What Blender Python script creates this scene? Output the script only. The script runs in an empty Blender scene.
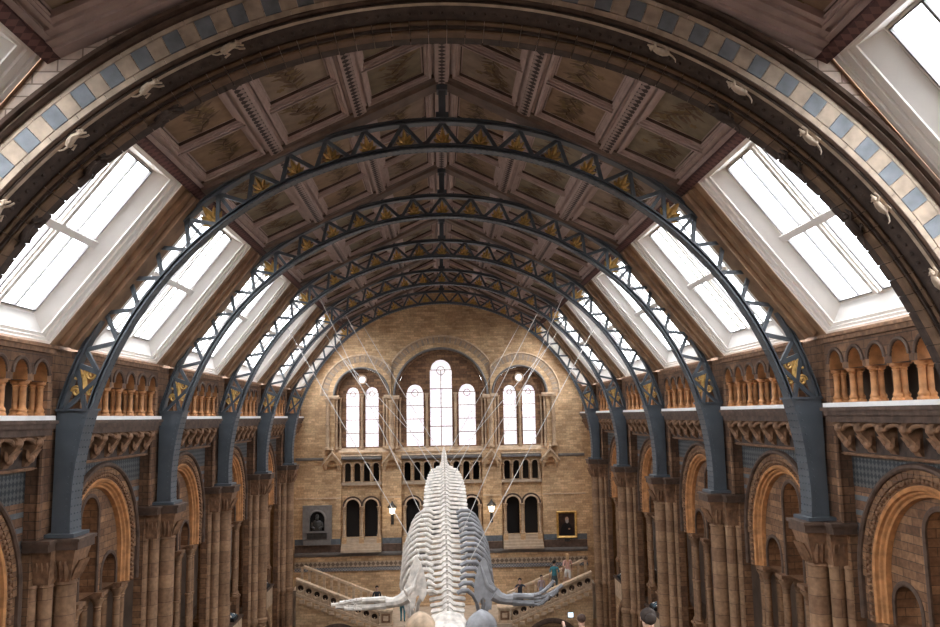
import bpy, math, random
from mathutils import Vector, Matrix
R0 = random.Random(7)
SKY = 15.0
PI = math.pi
sin, cos = math.sin, math.cos
H = 17.0                       # eye height above the ground floor; heights below are written relative to the eye
S = 7.0                        # bay length
Y1 = 19.69                     # first iron arch
YW = 52.7                      # end wall
C = bpy.context.scene.collection
SC = bpy.context.scene

# ------------------------------------------------------------------ materials
def nt(name):
    m = bpy.data.materials.new(name); m.use_nodes = True
    t = m.node_tree; b = t.nodes['Principled BSDF']
    return m, t, b
def N(t, typ, **kw):
    n = t.nodes.new(typ)
    for k, v in kw.items(): setattr(n, k, v)
    return n
def plain(name, col, rough=.6, metal=0., var=.0, vscale=3., bump=0., spec=.3):
    m, t, b = nt(name)
    b.inputs['Base Color'].default_value = (*col, 1); b.inputs['Roughness'].default_value = rough
    b.inputs['Metallic'].default_value = metal; b.inputs['Specular IOR Level'].default_value = spec
    if var or bump:
        tc = N(t, 'ShaderNodeTexCoord'); no = N(t, 'ShaderNodeTexNoise')
        no.inputs['Scale'].default_value = vscale; no.inputs['Detail'].default_value = 5
        t.links.new(tc.outputs['Object'], no.inputs['Vector'])
        if var:
            r = N(t, 'ShaderNodeValToRGB'); e = r.color_ramp.elements
            e[0].position = .3; e[1].position = .7
            e[0].color = (*[c * (1 - var) for c in col], 1); e[1].color = (*[min(1, c * (1 + var)) for c in col], 1)
            t.links.new(no.outputs['Fac'], r.inputs[0]); t.links.new(r.outputs[0], b.inputs['Base Color'])
        if bump:
            bp = N(t, 'ShaderNodeBump'); bp.inputs['Strength'].default_value = bump; bp.inputs['Distance'].default_value = .02
            t.links.new(no.outputs['Fac'], bp.inputs['Height']); t.links.new(bp.outputs[0], b.inputs['Normal'])
    return m
def math_(t, op, a, b=None):
    n = N(t, 'ShaderNodeMath', operation=op)
    for i, v in enumerate((a, b)):
        if v is None: continue
        if isinstance(v, (int, float)): n.inputs[i].default_value = v
        else: t.links.new(v, n.inputs[i])
    return n.outputs[0]
def wall_uv(t):
    """u along the wall, v up, chosen by which way the face looks"""
    tc = N(t, 'ShaderNodeTexCoord'); ge = N(t, 'ShaderNodeNewGeometry')
    s = N(t, 'ShaderNodeSeparateXYZ'); sn = N(t, 'ShaderNodeSeparateXYZ')
    t.links.new(tc.outputs['Object'], s.inputs[0]); t.links.new(ge.outputs['Normal'], sn.inputs[0])
    ax = math_(t, 'ABSOLUTE', sn.outputs[0]); f = math_(t, 'GREATER_THAN', ax, .6)
    mx = N(t, 'ShaderNodeMix', data_type='FLOAT')
    t.links.new(f, mx.inputs[0]); t.links.new(s.outputs[0], mx.inputs[2]); t.links.new(s.outputs[1], mx.inputs[3])
    cb = N(t, 'ShaderNodeCombineXYZ')
    t.links.new(mx.outputs[0], cb.inputs[0]); t.links.new(s.outputs[2], cb.inputs[1])
    return cb.outputs[0], s, tc
def brick(name, c1, c2, mortar, bw=.62, bh=.2, ms=.012, var=.3, rough=.75, bias=0., stain=.35, sq=1.):
    m, t, b = nt(name)
    uv, s, tc = wall_uv(t)
    br = N(t, 'ShaderNodeTexBrick')
    br.inputs['Color1'].default_value = (*c1, 1); br.inputs['Color2'].default_value = (*c2, 1); br.inputs['Mortar'].default_value = (*mortar, 1)
    br.inputs['Scale'].default_value = 1; br.inputs['Mortar Size'].default_value = ms; br.inputs['Bias'].default_value = bias
    br.inputs['Brick Width'].default_value = bw; br.inputs['Row Height'].default_value = bh; br.offset = .5; br.squash = sq; br.squash_frequency = 3
    t.links.new(uv, br.inputs['Vector'])
    n1 = N(t, 'ShaderNodeTexNoise'); n1.inputs['Scale'].default_value = .9; n1.inputs['Detail'].default_value = 6
    t.links.new(tc.outputs['Object'], n1.inputs['Vector'])
    r = N(t, 'ShaderNodeValToRGB'); e = r.color_ramp.elements; e[0].position = .3; e[1].position = .72
    v0 = 1 - stain; e[0].color = (v0, v0 * .97, v0 * .95, 1); e[1].color = (1.12, 1.12, 1.12, 1)
    t.links.new(n1.outputs['Fac'], r.inputs[0])
    n2 = N(t, 'ShaderNodeTexNoise'); n2.inputs['Scale'].default_value = 9; n2.inputs['Detail'].default_value = 4
    t.links.new(tc.outputs['Object'], n2.inputs['Vector'])
    r2 = N(t, 'ShaderNodeValToRGB'); e = r2.color_ramp.elements; e[0].position = .3; e[1].position = .7
    v0 = 1 - var; e[0].color = (v0, v0, v0, 1); e[1].color = (1 + var * .3,) * 3 + (1,)
    t.links.new(n2.outputs['Fac'], r2.inputs[0])
    m1 = N(t, 'ShaderNodeMix', data_type='RGBA', blend_type='MULTIPLY'); m1.inputs[0].default_value = 1
    m2 = N(t, 'ShaderNodeMix', data_type='RGBA', blend_type='MULTIPLY'); m2.inputs[0].default_value = 1
    t.links.new(br.outputs['Color'], m1.inputs[6]); t.links.new(r.outputs[0], m1.inputs[7])
    t.links.new(m1.outputs[2], m2.inputs[6]); t.links.new(r2.outputs[0], m2.inputs[7])
    t.links.new(m2.outputs[2], b.inputs['Base Color'])
    b.inputs['Roughness'].default_value = rough; b.inputs['Specular IOR Level'].default_value = .3
    bp = N(t, 'ShaderNodeBump'); bp.inputs['Strength'].default_value = .5; bp.inputs['Distance'].default_value = .015; bp.invert = True
    t.links.new(br.outputs['Fac'], bp.inputs['Height']); t.links.new(bp.outputs[0], b.inputs['Normal'])
    return m
def diaper(name, c1, c2, scale=8., diamond=True, along=False):
    """inlaid pattern of small lozenges / chequers in two colours"""
    m, t, b = nt(name)
    uv, s, tc = wall_uv(t)
    mp = N(t, 'ShaderNodeMapping'); mp.inputs['Rotation'].default_value = (0, 0, PI / 4 if diamond else 0)
    if along:                                     # runs along the hall on the roof slopes
        cb = N(t, 'ShaderNodeCombineXYZ'); t.links.new(s.outputs[1], cb.inputs[0]); t.links.new(s.outputs[0], cb.inputs[1]); uv = cb.outputs[0]
    t.links.new(uv, mp.inputs[0])
    ck = N(t, 'ShaderNodeTexChecker'); ck.inputs['Scale'].default_value = scale
    ck.inputs['Color1'].default_value = (*c1, 1); ck.inputs['Color2'].default_value = (*c2, 1)
    t.links.new(mp.outputs[0], ck.inputs['Vector'])
    no = N(t, 'ShaderNodeTexNoise'); no.inputs['Scale'].default_value = 4
    t.links.new(tc.outputs['Object'], no.inputs['Vector'])
    mx = N(t, 'ShaderNodeMix', data_type='RGBA', blend_type='MULTIPLY'); mx.inputs[0].default_value = .5
    t.links.new(ck.outputs[0], mx.inputs[6]); t.links.new(no.outputs['Fac'], mx.inputs[7])
    t.links.new(mx.outputs[2], b.inputs['Base Color']); b.inputs['Roughness'].default_value = .7
    return m
def emit(name, col, st, rough=.3):
    m, t, b = nt(name)
    b.inputs['Base Color'].default_value = (*col, 1); b.inputs['Roughness'].default_value = rough
    b.inputs['Emission Color'].default_value = (*col, 1); b.inputs['Emission Strength'].default_value = st
    return m
M = {}
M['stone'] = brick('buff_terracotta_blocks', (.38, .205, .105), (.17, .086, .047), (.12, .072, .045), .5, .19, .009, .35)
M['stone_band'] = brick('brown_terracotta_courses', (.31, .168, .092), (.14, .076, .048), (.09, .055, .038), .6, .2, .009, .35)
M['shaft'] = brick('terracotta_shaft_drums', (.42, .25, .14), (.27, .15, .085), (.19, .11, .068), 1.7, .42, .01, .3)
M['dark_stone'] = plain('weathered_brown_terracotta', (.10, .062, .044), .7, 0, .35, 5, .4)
M['carved'] = plain('carved_terracotta', (.23, .125, .07), .7, 0, .4, 7, .6)
M['orange'] = plain('orange_glazed_terracotta', (.50, .23, .092), .5, 0, .3, 5, .3)
M['gallery'] = plain('gallery_plaster', (.16, .11, .08), .8, 0, .25, 1.2)
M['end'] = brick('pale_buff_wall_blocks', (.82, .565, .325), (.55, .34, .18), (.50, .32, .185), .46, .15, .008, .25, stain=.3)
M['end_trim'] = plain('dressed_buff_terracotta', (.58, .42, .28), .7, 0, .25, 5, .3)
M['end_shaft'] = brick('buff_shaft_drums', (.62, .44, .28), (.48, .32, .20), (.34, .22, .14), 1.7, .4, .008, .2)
M['blue'] = plain('blue_grey_terracotta', (.12, .13, .14), .6, 0, .25, 5, .2)
M['bluepale'] = plain('slate_blue_voussoir', (.20, .215, .23), .6, 0, .25, 4, .2)
M['cream'] = plain('cream_voussoir', (.46, .355, .26), .65, 0, .3, 4, .2)
M['creamwall'] = brick('pale_cream_ashlar', (.74, .62, .53), (.60, .47, .38), (.30, .22, .17), .75, .2, .012, .15, stain=.15)
M['diaper'] = diaper('blue_lozenge_diaper', (.03, .034, .040), (.12, .12, .115), 9)
M['chequer'] = diaper('carved_chequer_band', (.045, .03, .022), (.33, .2, .12), 9, False)
M['zigzag'] = diaper('buff_and_brown_lozenges', (.22, .15, .10), (.62, .46, .32), 5)
M['greybrown'] = plain('grey_brown_voussoir', (.36, .27, .20), .7, 0, .2, 4)
M['bluefrieze'] = diaper('slate_blue_key_band', (.16, .18, .21), (.46, .40, .34), 11, False)
M['iron'] = plain('blue_grey_painted_iron', (.072, .083, .095), .45, .0, .12, 3, .0, .45)
M['gold'] = plain('gilding', (.60, .37, .12), .45, .45, .3, 8)
M['maroon'] = diaper('maroon_painted_purlin', (.085, .024, .022), (.20, .085, .07), 7, True, True)
M['rib'] = plain('pinkish_cream_moulding', (.47, .35, .31), .6, 0, .12, 3)
M['ribdot'] = diaper('rib_with_dot_pattern', (.50, .375, .33), (.06, .035, .03), 7.5, True, True)
M['coffer'] = plain('brown_coffer_board', (.10, .066, .05), .65, 0, .2, 3)
M['crossrib'] = plain('brown_beam_casing', (.19, .13, .10), .6, 0, .2, 3)
M['leafp'] = plain('painted_brown_foliage', (.15, .095, .058), .7, 0, .3, 9)
M['leafg'] = plain('painted_olive_gilt_foliage', (.20, .13, .055), .6, 0, .3, 9)
M['boards'] = [plain('tan_painted_panel', (.29, .19, .118), .65, 0, .22, 2.5), plain('olive_painted_panel', (.24, .19, .125), .65, 0, .22, 2.5), plain('dun_painted_panel', (.30, .22, .16), .65, 0, .22, 2.5)]
M['timber'] = plain('stained_timber', (.30, .18, .105), .55, 0, .3, 2.5)
M['white'] = plain('cream_painted_timber', (.92, .87, .81), .5, 0, .03, 3)
M['whitesill'] = plain('white_stone_ledge', (.82, .80, .78), .5, 0, .05, 3)
M['bar'] = plain('lead_glazing_bar', (.13, .12, .115), .5, 0)
def clear_glass(name, tint, rough, mixf):
    m, t, b = nt(name); out = t.nodes['Material Output']; t.nodes.remove(b)
    tr = N(t, 'ShaderNodeBsdfTransparent'); tr.inputs[0].default_value = (*tint, 1)
    tl = N(t, 'ShaderNodeBsdfTranslucent'); tl.inputs[0].default_value = (.9, .95, .97, 1)
    gl = N(t, 'ShaderNodeBsdfGlossy'); gl.inputs['Roughness'].default_value = rough
    m1 = N(t, 'ShaderNodeMixShader'); m1.inputs[0].default_value = mixf; m2 = N(t, 'ShaderNodeMixShader'); m2.inputs[0].default_value = .03
    t.links.new(tr.outputs[0], m1.inputs[1]); t.links.new(tl.outputs[0], m1.inputs[2]); t.links.new(m1.outputs[0], m2.inputs[1]); t.links.new(gl.outputs[0], m2.inputs[2]); t.links.new(m2.outputs[0], out.inputs[0])
    return m
M['pane'] = clear_glass('clear_skylight_glass', (.98, .99, 1), .1, .42)
M['pane_near'] = clear_glass('plain_skylight_glass', (.97, .98, 1), .1, .12)
M['pane_low'] = clear_glass('ribbed_skylight_glass', (.86, .92, .94), .2, .62)
M['arch_dark'] = plain('shade_dark_terracotta', (.062, .042, .033), .75, 0, .35, 6, .5)  # near-black: shade of the arch hollows and gaps put into the colour
M['arch_tan'] = plain('dark_tan_terracotta', (.155, .093, .055), .75, 0, .3, 4, .3)  # even dark tan for the thin soffit courses
M['bone'] = plain('ivory_bone', (.70, .635, .56), .55, 0, .28, 5, .4)
M['bone_shade'] = plain('shade_grey_bone', (.29, .285, .29), .6, 0, .3, 3, .3)  # bone coloured grey to put the skeleton's shaded side into the material
M['bonebrown'] = plain('brown_stained_bone', (.50, .36, .24), .6, 0, .35, 3, .3)
M['cable'] = plain('steel_cable', (.62, .58, .54), .4, .2)
M['floor'] = plain('mosaic_floor', (.09, .07, .055), .5, 0, .2, 2)
M['stepst'] = plain('pale_stone_steps', (.50, .38, .27), .6, 0, .15, 4)
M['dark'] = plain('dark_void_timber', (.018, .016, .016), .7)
M['bronze'] = plain('dark_bronze', (.07, .065, .06), .4, .5, .2, 6)
M['greystone'] = plain('grey_memorial_stone', (.20, .18, .165), .6, 0, .15, 5)
M['glass'] = plain('case_glass', (.10, .15, .18), .08, 0, 0, 3, 0, .8)
M['lamp'] = emit('lit_lantern_glass', (1, .90, .72), 2.2)

# stained glass: pale leaded lights with faint lilac quarries
def stained():
    m, t, b = nt('leaded_pale_glass')
    uv, s, tc = wall_uv(t)
    br = N(t, 'ShaderNodeTexBrick'); br.offset = 0
    br.inputs['Color1'].default_value = (1, .99, 1, 1); br.inputs['Color2'].default_value = (.93, .90, .94, 1); br.inputs['Mortar'].default_value = (.70, .62, .62, 1)
    br.inputs['Scale'].default_value = 1; br.inputs['Mortar Size'].default_value = .018; br.inputs['Brick Width'].default_value = .24; br.inputs['Row Height'].default_value = .3
    t.links.new(uv, br.inputs['Vector'])
    no = N(t, 'ShaderNodeTexNoise'); no.inputs['Scale'].default_value = 2.2
    t.links.new(tc.outputs['Object'], no.inputs['Vector'])
    r = N(t, 'ShaderNodeValToRGB'); r.color_ramp.elements[0].position = .35; r.color_ramp.elements[0].color = (.88, .85, .91, 1); r.color_ramp.elements[1].position = .6; r.color_ramp.elements[1].color = (1, 1, 1, 1)
    t.links.new(no.outputs['Fac'], r.inputs[0])
    mx = N(t, 'ShaderNodeMix', data_type='RGBA', blend_type='MULTIPLY'); mx.inputs[0].default_value = 1
    t.links.new(br.outputs[0], mx.inputs[6]); t.links.new(r.outputs[0], mx.inputs[7])
    t.links.new(mx.outputs[2], b.inputs['Emission Color']); b.inputs['Emission Strength'].default_value = .52
    t.links.new(mx.outputs[2], b.inputs['Base Color'])
    return m
M['stained'] = stained()

# ------------------------------------------------------------------ mesh builder
class MB:
    def __init__(s): s.v = []; s.f = []; s.m = []
    def add(s, vs, fs, mat=0):
        b = len(s.v); s.v.extend([tuple(p) for p in vs]); s.f.extend([tuple(b + i for i in f) for f in fs]); s.m.extend([mat] * len(fs)); return s
    def box(s, x0, x1, y0, y1, z0, z1, mat=0):
        return s.add([(x, y, z) for x in (x0, x1) for y in (y0, y1) for z in (z0, z1)],
                     [(0, 1, 3, 2), (4, 6, 7, 5), (0, 4, 5, 1), (2, 3, 7, 6), (0, 2, 6, 4), (1, 5, 7, 3)], mat)
    def taper(s, b, t, z0, z1, mat=0):
        """b, t = (x0,x1,y0,y1) at bottom and top"""
        vs = [(x, y, z0) for x in b[:2] for y in b[2:]] + [(x, y, z1) for x in t[:2] for y in t[2:]]
        return s.add(vs, [(0, 2, 3, 1), (4, 5, 7, 6), (0, 1, 5, 4), (2, 6, 7, 3), (0, 4, 6, 2), (1, 3, 7, 5)], mat)
    def lathe(s, x, y, prof, n=12, mat=0):
        vs = [(x + r * cos(2 * PI * i / n), y + r * sin(2 * PI * i / n), z) for r, z in prof for i in range(n)]
        fs = [(k * n + i, k * n + (i + 1) % n, (k + 1) * n + (i + 1) % n, (k + 1) * n + i) for k in range(len(prof) - 1) for i in range(n)]
        fs += [tuple(range(n - 1, -1, -1)), tuple((len(prof) - 1) * n + i for i in range(n))]
        return s.add(vs, fs, mat)
    def tube(s, pts, rad, n=8, mat=0, flat=None):
        P = [Vector(p) for p in pts]; rr = rad if isinstance(rad, (list, tuple)) else [rad] * len(P)
        vs = []; prev = None
        for i, p in enumerate(P):
            d = (P[min(i + 1, len(P) - 1)] - P[max(i - 1, 0)]).normalized()
            if prev is None:
                a = Vector((0, 0, 1)) if abs(d.z) < .9 else Vector((0, 1, 0))
            else: a = prev
            u = (a - d * a.dot(d)).normalized(); w = d.cross(u); prev = u
            k = flat if flat else 1.
            for j in range(n):
                an = 2 * PI * j / n
                vs.append(p + u * cos(an) * rr[i] * k + w * sin(an) * rr[i])
        fs = [(k * n + i, k * n + (i + 1) % n, (k + 1) * n + (i + 1) % n, (k + 1) * n + i) for k in range(len(P) - 1) for i in range(n)]
        fs += [tuple(range(n - 1, -1, -1)), tuple((len(P) - 1) * n + i for i in range(n))]
        return s.add(vs, fs, mat)
    def ring(s, prof, a0, a1, n, fn, mat=0):
        """closed (r, depth) profile swept round an arc; fn(u, v, d) -> point"""
        k = len(prof)
        vs = [fn(r * cos(a0 + (a1 - a0) * i / n), r * sin(a0 + (a1 - a0) * i / n), d) for i in range(n + 1) for r, d in prof]
        fs = [(i * k + j, i * k + (j + 1) % k, (i + 1) * k + (j + 1) % k, (i + 1) * k + j) for i in range(n) for j in range(k)]
        fs += [tuple(range(k - 1, -1, -1)), tuple(n * k + j for j in range(k))]
        return s.add(vs, fs, mat)
    def ext(s, poly, fn, d0, d1, mat=0):
        """outline (u, v) extruded between two depths"""
        n = len(poly)
        vs = [fn(u, v, d0) for u, v in poly] + [fn(u, v, d1) for u, v in poly]
        return s.add(vs, [tuple(range(n)), tuple(range(2 * n - 1, n - 1, -1))] + [(i, (i + 1) % n, n + (i + 1) % n, n + i) for i in range(n)], mat)
    def ball(s, c, r, nu=12, nv=8, mat=0, fn=None):
        c = Vector(c); r = (r, r, r) if isinstance(r, (int, float)) else r
        vs = []
        for j in range(nv + 1):
            th = PI * j / nv
            for i in range(nu):
                a = 2 * PI * i / nu
                p = Vector((r[0] * sin(th) * cos(a), r[1] * sin(th) * sin(a), r[2] * cos(th)))
                vs.append(c + (fn(p) if fn else p))
        fs = [(j * nu + i, j * nu + (i + 1) % nu, (j + 1) * nu + (i + 1) % nu, (j + 1) * nu + i) for j in range(nv) for i in range(nu)]
        return s.add(vs, fs, mat)
    def arch_wall(s, fn, u0, u1, v0, v1, ops, d0, d1, mat=0, seg=12, edges=True, rmat=None):
        """wall slab with arched openings (centre, half width, bottom, springing); v1 may be a function of u"""
        top = v1 if callable(v1) else (lambda u: v1)
        rm = mat if rmat is None else rmat
        def q(a, b, c, d, m=mat): s.add([a, b, c, d], [(0, 1, 2, 3)], m)
        def face(ua, va0, va1, ub, vb0, vb1):
            for d in (d0, d1): q(fn(ua, va0, d), fn(ub, vb0, d), fn(ub, vb1, d), fn(ua, va1, d))
        def solid(a, b):
            if b - a < 1e-5: return
            k = max(1, int((b - a) / .6)) if callable(v1) else 1
            for i in range(k):
                x, y = a + (b - a) * i / k, a + (b - a) * (i + 1) / k
                face(x, v0, top(x), y, v0, top(y))
        cur = u0
        for uc, h, vb, vs in sorted(ops):
            solid(cur, uc - h)
            if vb > v0 + 1e-5:
                face(uc - h, v0, vb, uc + h, v0, vb); q(fn(uc - h, vb, d0), fn(uc + h, vb, d0), fn(uc + h, vb, d1), fn(uc - h, vb, d1), rm)
            b0 = max(vb, v0)
            for sg in (-1, 1): q(fn(uc + sg * h, b0, d0), fn(uc + sg * h, vs, d0), fn(uc + sg * h, vs, d1), fn(uc + sg * h, b0, d1), rm)
            for i in range(seg):
                a, b = PI - PI * i / seg, PI - PI * (i + 1) / seg
                ua, va, ub, v2 = uc + h * cos(a), vs + h * sin(a), uc + h * cos(b), vs + h * sin(b)
                face(ua, va, top(ua), ub, v2, top(ub))
                q(fn(ua, va, d0), fn(ub, v2, d0), fn(ub, v2, d1), fn(ua, va, d1), rm)
            cur = uc + h
        solid(cur, u1)
        if edges:
            for u in (u0, u1): q(fn(u, v0, d0), fn(u, top(u), d0), fn(u, top(u), d1), fn(u, v0, d1))
            if not callable(v1): q(fn(u0, v1, d0), fn(u1, v1, d0), fn(u1, v1, d1), fn(u0, v1, d1))
            q(fn(u0, v0, d0), fn(u1, v0, d0), fn(u1, v0, d1), fn(u0, v0, d1))
        return s
    def build(s, name, mats, parent=None, at=(0, 0, 0), smooth=True, lift=True):
        """at: where the object's origin lies, in the same eye-relative coordinates as the vertices"""
        me = bpy.data.meshes.new(name)
        me.from_pydata([(x - at[0], y - at[1], z - at[2]) for x, y, z in s.v], [], s.f)
        for m in (mats if isinstance(mats, list) else [mats]): me.materials.append(m)
        me.polygons.foreach_set('material_index', s.m)
        if smooth:
            me.polygons.foreach_set('use_smooth', [True] * len(s.f)); me.set_sharp_from_angle(angle=math.radians(35))
        me.update()
        o = bpy.data.objects.new(name, me); C.objects.link(o)
        if parent is not None: o.parent = parent
        else: o.location = (at[0], at[1], at[2] + (H if lift else 0))
        return o
def tag(o, label=None, cat=None, group=None, kind=None):
    for k, v in (('label', label), ('category', cat), ('group', group), ('kind', kind)):
        if v: o[k] = v
    return o
def empty(name, at, label=None, cat=None, group=None, kind=None):
    o = bpy.data.objects.new(name, None); C.objects.link(o); o.empty_display_size = .3
    o.location = (at[0], at[1], at[2] + H)
    return tag(o, label, cat, group, kind)
def kids(o): return [c for c in bpy.data.objects if c.parent == o]
KID = {}
def copy_tree(o, loc, rot=None, scale=None, label=None):
    """a thing with copies of its parts and of their sub-parts"""
    if o.name not in KID:
        KID[o.name] = [(k, kids(k)) for k in kids(o)]
    r = o.copy(); C.objects.link(r); r.location = (loc[0], loc[1], loc[2] + H)
    if rot is not None: r.rotation_euler = (0, 0, rot)
    if scale: r.scale = scale
    if label: r['label'] = label
    for k, g in KID[o.name]:
        c = k.copy(); C.objects.link(c); c.parent = r
        for h in g:
            d = h.copy(); C.objects.link(d); d.parent = c
    return r
def struct(name, mb, mats, parent=None, at=(0, 0, 0), smooth=True):
    o = mb.build(name, mats, parent, at, smooth)
    if parent is None: o['kind'] = 'structure'
    return o
YZ = lambda yc, zc: (lambda u, v, d: (d, yc + u, zc + v))
XZ = lambda xc, zc: (lambda u, v, d: (xc + u, d, zc + v))

# ------------------------------------------------------------------ roof geometry
PX, PZ, RZ = 6.18, 5.62, 8.57          # purlin and ridge
SX, SZ = 9.13, 1.81                    # foot of the skylights
def roof_z(x):
    x = abs(x)
    if x <= PX: return RZ - (RZ - PZ) * x / PX
    return PZ - (PZ - SZ) * (x - PX) / (SX - PX)
bays = [Y1 - 3.5 + S * k for k in range(5)]        # centres of the full bays past the masonry arch
near_bays = [Y1 - 10.5, Y1 - 17.5, Y1 - 24.5]
END_BAY = (Y1 + 4 * S + YW) / 2                    # the short last bay
ENDK = (YW - Y1 - 4 * S) / S
SIDE = {1: 'portrait', -1: 'niche'}
SIDEL = {1: 'on the wall towards the gilt-framed portrait', -1: 'on the wall towards the memorial niche'}
ORD = ['first', 'second', 'third', 'fourth', 'fifth', 'sixth']

# ------------------------------------------------------------------ iron arches
TC, RI, RO = -2.05, 8.78, 9.6
def leaf_shape(mb, base, d, length, width, nrm, thick, mat=0):
    d = Vector(d).normalized(); nrm = Vector(nrm).normalized(); w = d.cross(nrm)
    prof = [(0, .08), (.2, .55), (.45, 1), (.75, .6), (1, .03)]
    top = []; bot = []
    for t, k in prof:
        c = Vector(base) + d * length * t
        top.append((c + w * width * .5 * k, c + nrm * thick, c - w * width * .5 * k, c - nrm * thick))
    vs = [p for q in top for p in q]
    fs = [(i * 4 + j, i * 4 + (j + 1) % 4, i * 4 + 4 + (j + 1) % 4, i * 4 + 4 + j) for i in range(4) for j in range(4)] + [(3, 2, 1, 0), (16, 17, 18, 19)]
    mb.add(vs, fs, mat)
def ornament(big=1.):
    mb = MB()                                   # local: v up from the inner chord, u sideways, y depth
    for a, l, w in ((90, .52, .2), (55, .42, .17), (125, .42, .17), (22, .34, .15), (158, .34, .15)):
        d = (cos(math.radians(a)), 0, sin(math.radians(a)))
        leaf_shape(mb, (0, 0, .04), d, l * big, w * big, (0, 1, 0), .05)
    mb.tube([(-.2 * big, 0, .03), (0, 0, .06), (.2 * big, 0, .03)], .03, 6)
    mb.ball((0, 0, .12 * big), .075 * big, 8, 6)
    return mb
def scroll():
    mb = MB()
    for sx, sz, k in ((-1, .35, 1), (1, .35, 1), (-1, -.12, .8), (1, -.12, .8)):
        pts = []
        for i in range(22):
            a = i / 21 * 3.4 * PI; r = .2 * k * (1 - i / 26)
            pts.append((sx * (.2 + r * cos(a) * .9), 0, sz + r * sin(a)))
        mb.tube(pts, .035, 6)
    leaf_shape(mb, (0, 0, -.3), (0, 0, 1), .8, .2, (0, 1, 0), .05)
    mb.tube([(0, 0, -.4), (0, 0, .6)], .03, 6)
    return mb
def make_truss():
    root = empty('iron_roof_arch', (0, 0, -2.63), '', 'roof arch', 'riveted iron roof arches')
    at = (0, 0, -2.63)
    fn = XZ(0, TC)
    a_in0, a_out0 = math.asin((.28 - TC) / RI), math.asin((.28 - TC) / RO)
    def chord(r0, r1, a0, name, w):
        mb = MB(); mid = (r0 + r1) / 2
        mb.ring([(r0, -w), (r0, w), (r0 + .035, w), (r0 + .035, .07), (r1 - .035, .07), (r1 - .035, w), (r1, w), (r1, -w), (r1 - .035, -w), (r1 - .035, -.07), (r0 + .035, -.07), (r0 + .035, -w)], a0, PI - a0, 90, fn)
        # rivet heads along the soffit
        if name == 'inner_chord':
            for i in range(150):
                a = a0 + .03 + (PI - 2 * a0 - .06) * i / 149
                for y in (-.12, .12):
                    mb.add([fn((r0 - .012) * cos(a + da), (r0 - .012) * sin(a + da), y + dy) for da, dy in ((-.003, 0), (0, -.025), (.003, 0), (0, .025))] + [fn(r0 * cos(a + da), r0 * sin(a + da), y + dy) for da, dy in ((-.004, 0), (0, -.035), (.004, 0), (0, .035))], [(0, 1, 2, 3)] + [(i2, (i2 + 1) % 4, 4 + (i2 + 1) % 4, 4 + i2) for i2 in range(4)])
        return mb.build(name, M['iron'], root, at)
    chord(RI, RI + .13, a_in0, 'inner_chord', .17); chord(RO - .13, RO, a_out0, 'outer_chord', .14)
    d = math.radians(6.04); lat = MB()
    def bar(a, ra, b, rb, w=.047):
        p, q = Vector(fn(ra * cos(a), ra * sin(a), 0)), Vector(fn(rb * cos(b), rb * sin(b), 0))
        t = (q - p).normalized(); n = Vector((-t.z, 0, t.x)) * w
        lat.add([x + s * n + Vector((0, e, 0)) for x in (p, q) for s in (-1, 1) for e in (-.05, .05)], [(0, 1, 3, 2), (4, 6, 7, 5), (0, 4, 5, 1), (2, 3, 7, 6), (0, 2, 6, 4), (1, 5, 7, 3)])
    for s in (-1, 1):
        for k in range(12):
            for e in ((-.5, .5) if k else (.5,)):
                a, b = PI / 2 + s * k * d, PI / 2 + s * (k + e) * d
                if abs(b - PI / 2) < 11.6 * d: bar(a, RO - .1, b, RI + .1)
        for k in (6.5,):                                                # framed panel where arch meets the purlin
            for e in (.0, .55): bar(PI / 2 + s * (k - .5 + e * 1.82) * d, RO - .1, PI / 2 + s * (k - .5 + e * 1.82) * d, RI + .1, .045)
        bar(PI / 2 + s * 11.45 * d, RO - .1, PI / 2 + s * 12.6 * d, RI + .1); bar(PI / 2 + s * 12.6 * d, RO - .1, PI / 2 + s * 11.4 * d, RI + .1, .045)
        bar(PI / 2 + s * 11.4 * d, RO - .1, PI / 2 + s * 11.4 * d, RI + .1, .06)
    lat.build('lattice', M['iron'], root, at)
    # king post up to the ridge
    mb = MB(); mb.box(-.09, .09, -.12, .12, TC + RO - .1, RZ - .12); mb.box(-.16, .16, -.2, .2, TC + RO - .02, TC + RO + .12); mb.box(-.14, .14, -.18, .18, RZ - .3, RZ - .1)
    mb.build('king_post', M['iron'], root, at)
    for s in (-1, 1):
        # hollow riveted foot: inner edge follows the arch, back edge is plumb
        zs = [-2.63 + (.3 + 2.63) * i / 10 for i in range(11)]
        inn = [s * math.sqrt(RI ** 2 - (z - TC) ** 2) for z in zs]
        outx = s * 9.22
        mb = MB(); fnp = lambda u, v, dd: (u, dd, v)
        for i in range(10):
            for dd in (-.25, .25): mb.add([(inn[i] + s * .02, dd, zs[i]), (outx, dd, zs[i]), (outx, dd, zs[i + 1]), (inn[i + 1] + s * .02, dd, zs[i + 1])], [(0, 1, 2, 3)])
            mb.add([(inn[i] + s * k, dd, zs[i]) for k in (0, .05) for dd in (-.29, .29)] + [(inn[i + 1] + s * k, dd, zs[i + 1]) for k in (0, .05) for dd in (-.29, .29)], [(0, 1, 5, 4), (2, 6, 7, 3), (0, 4, 6, 2), (1, 3, 7, 5)])
        mb.add([(outx, dd, z) for dd in (-.25, .25) for z in (zs[0], zs[-1])], [(0, 1, 3, 2)])
        for j in range(16):
            z = -2.45 + j * .17; x = s * math.sqrt(RI ** 2 - (z - TC) ** 2)
            for y in (-.24, -.08, .08, .24): mb.ball((x, y, z), (.022, .026, .026), 6, 4)
            for y in (-.25, .25): mb.ball((x + s * .12, y, z), (.024, .018, .024), 6, 4)
        f = mb.build('foot', M['iron'], root, at)
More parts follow.
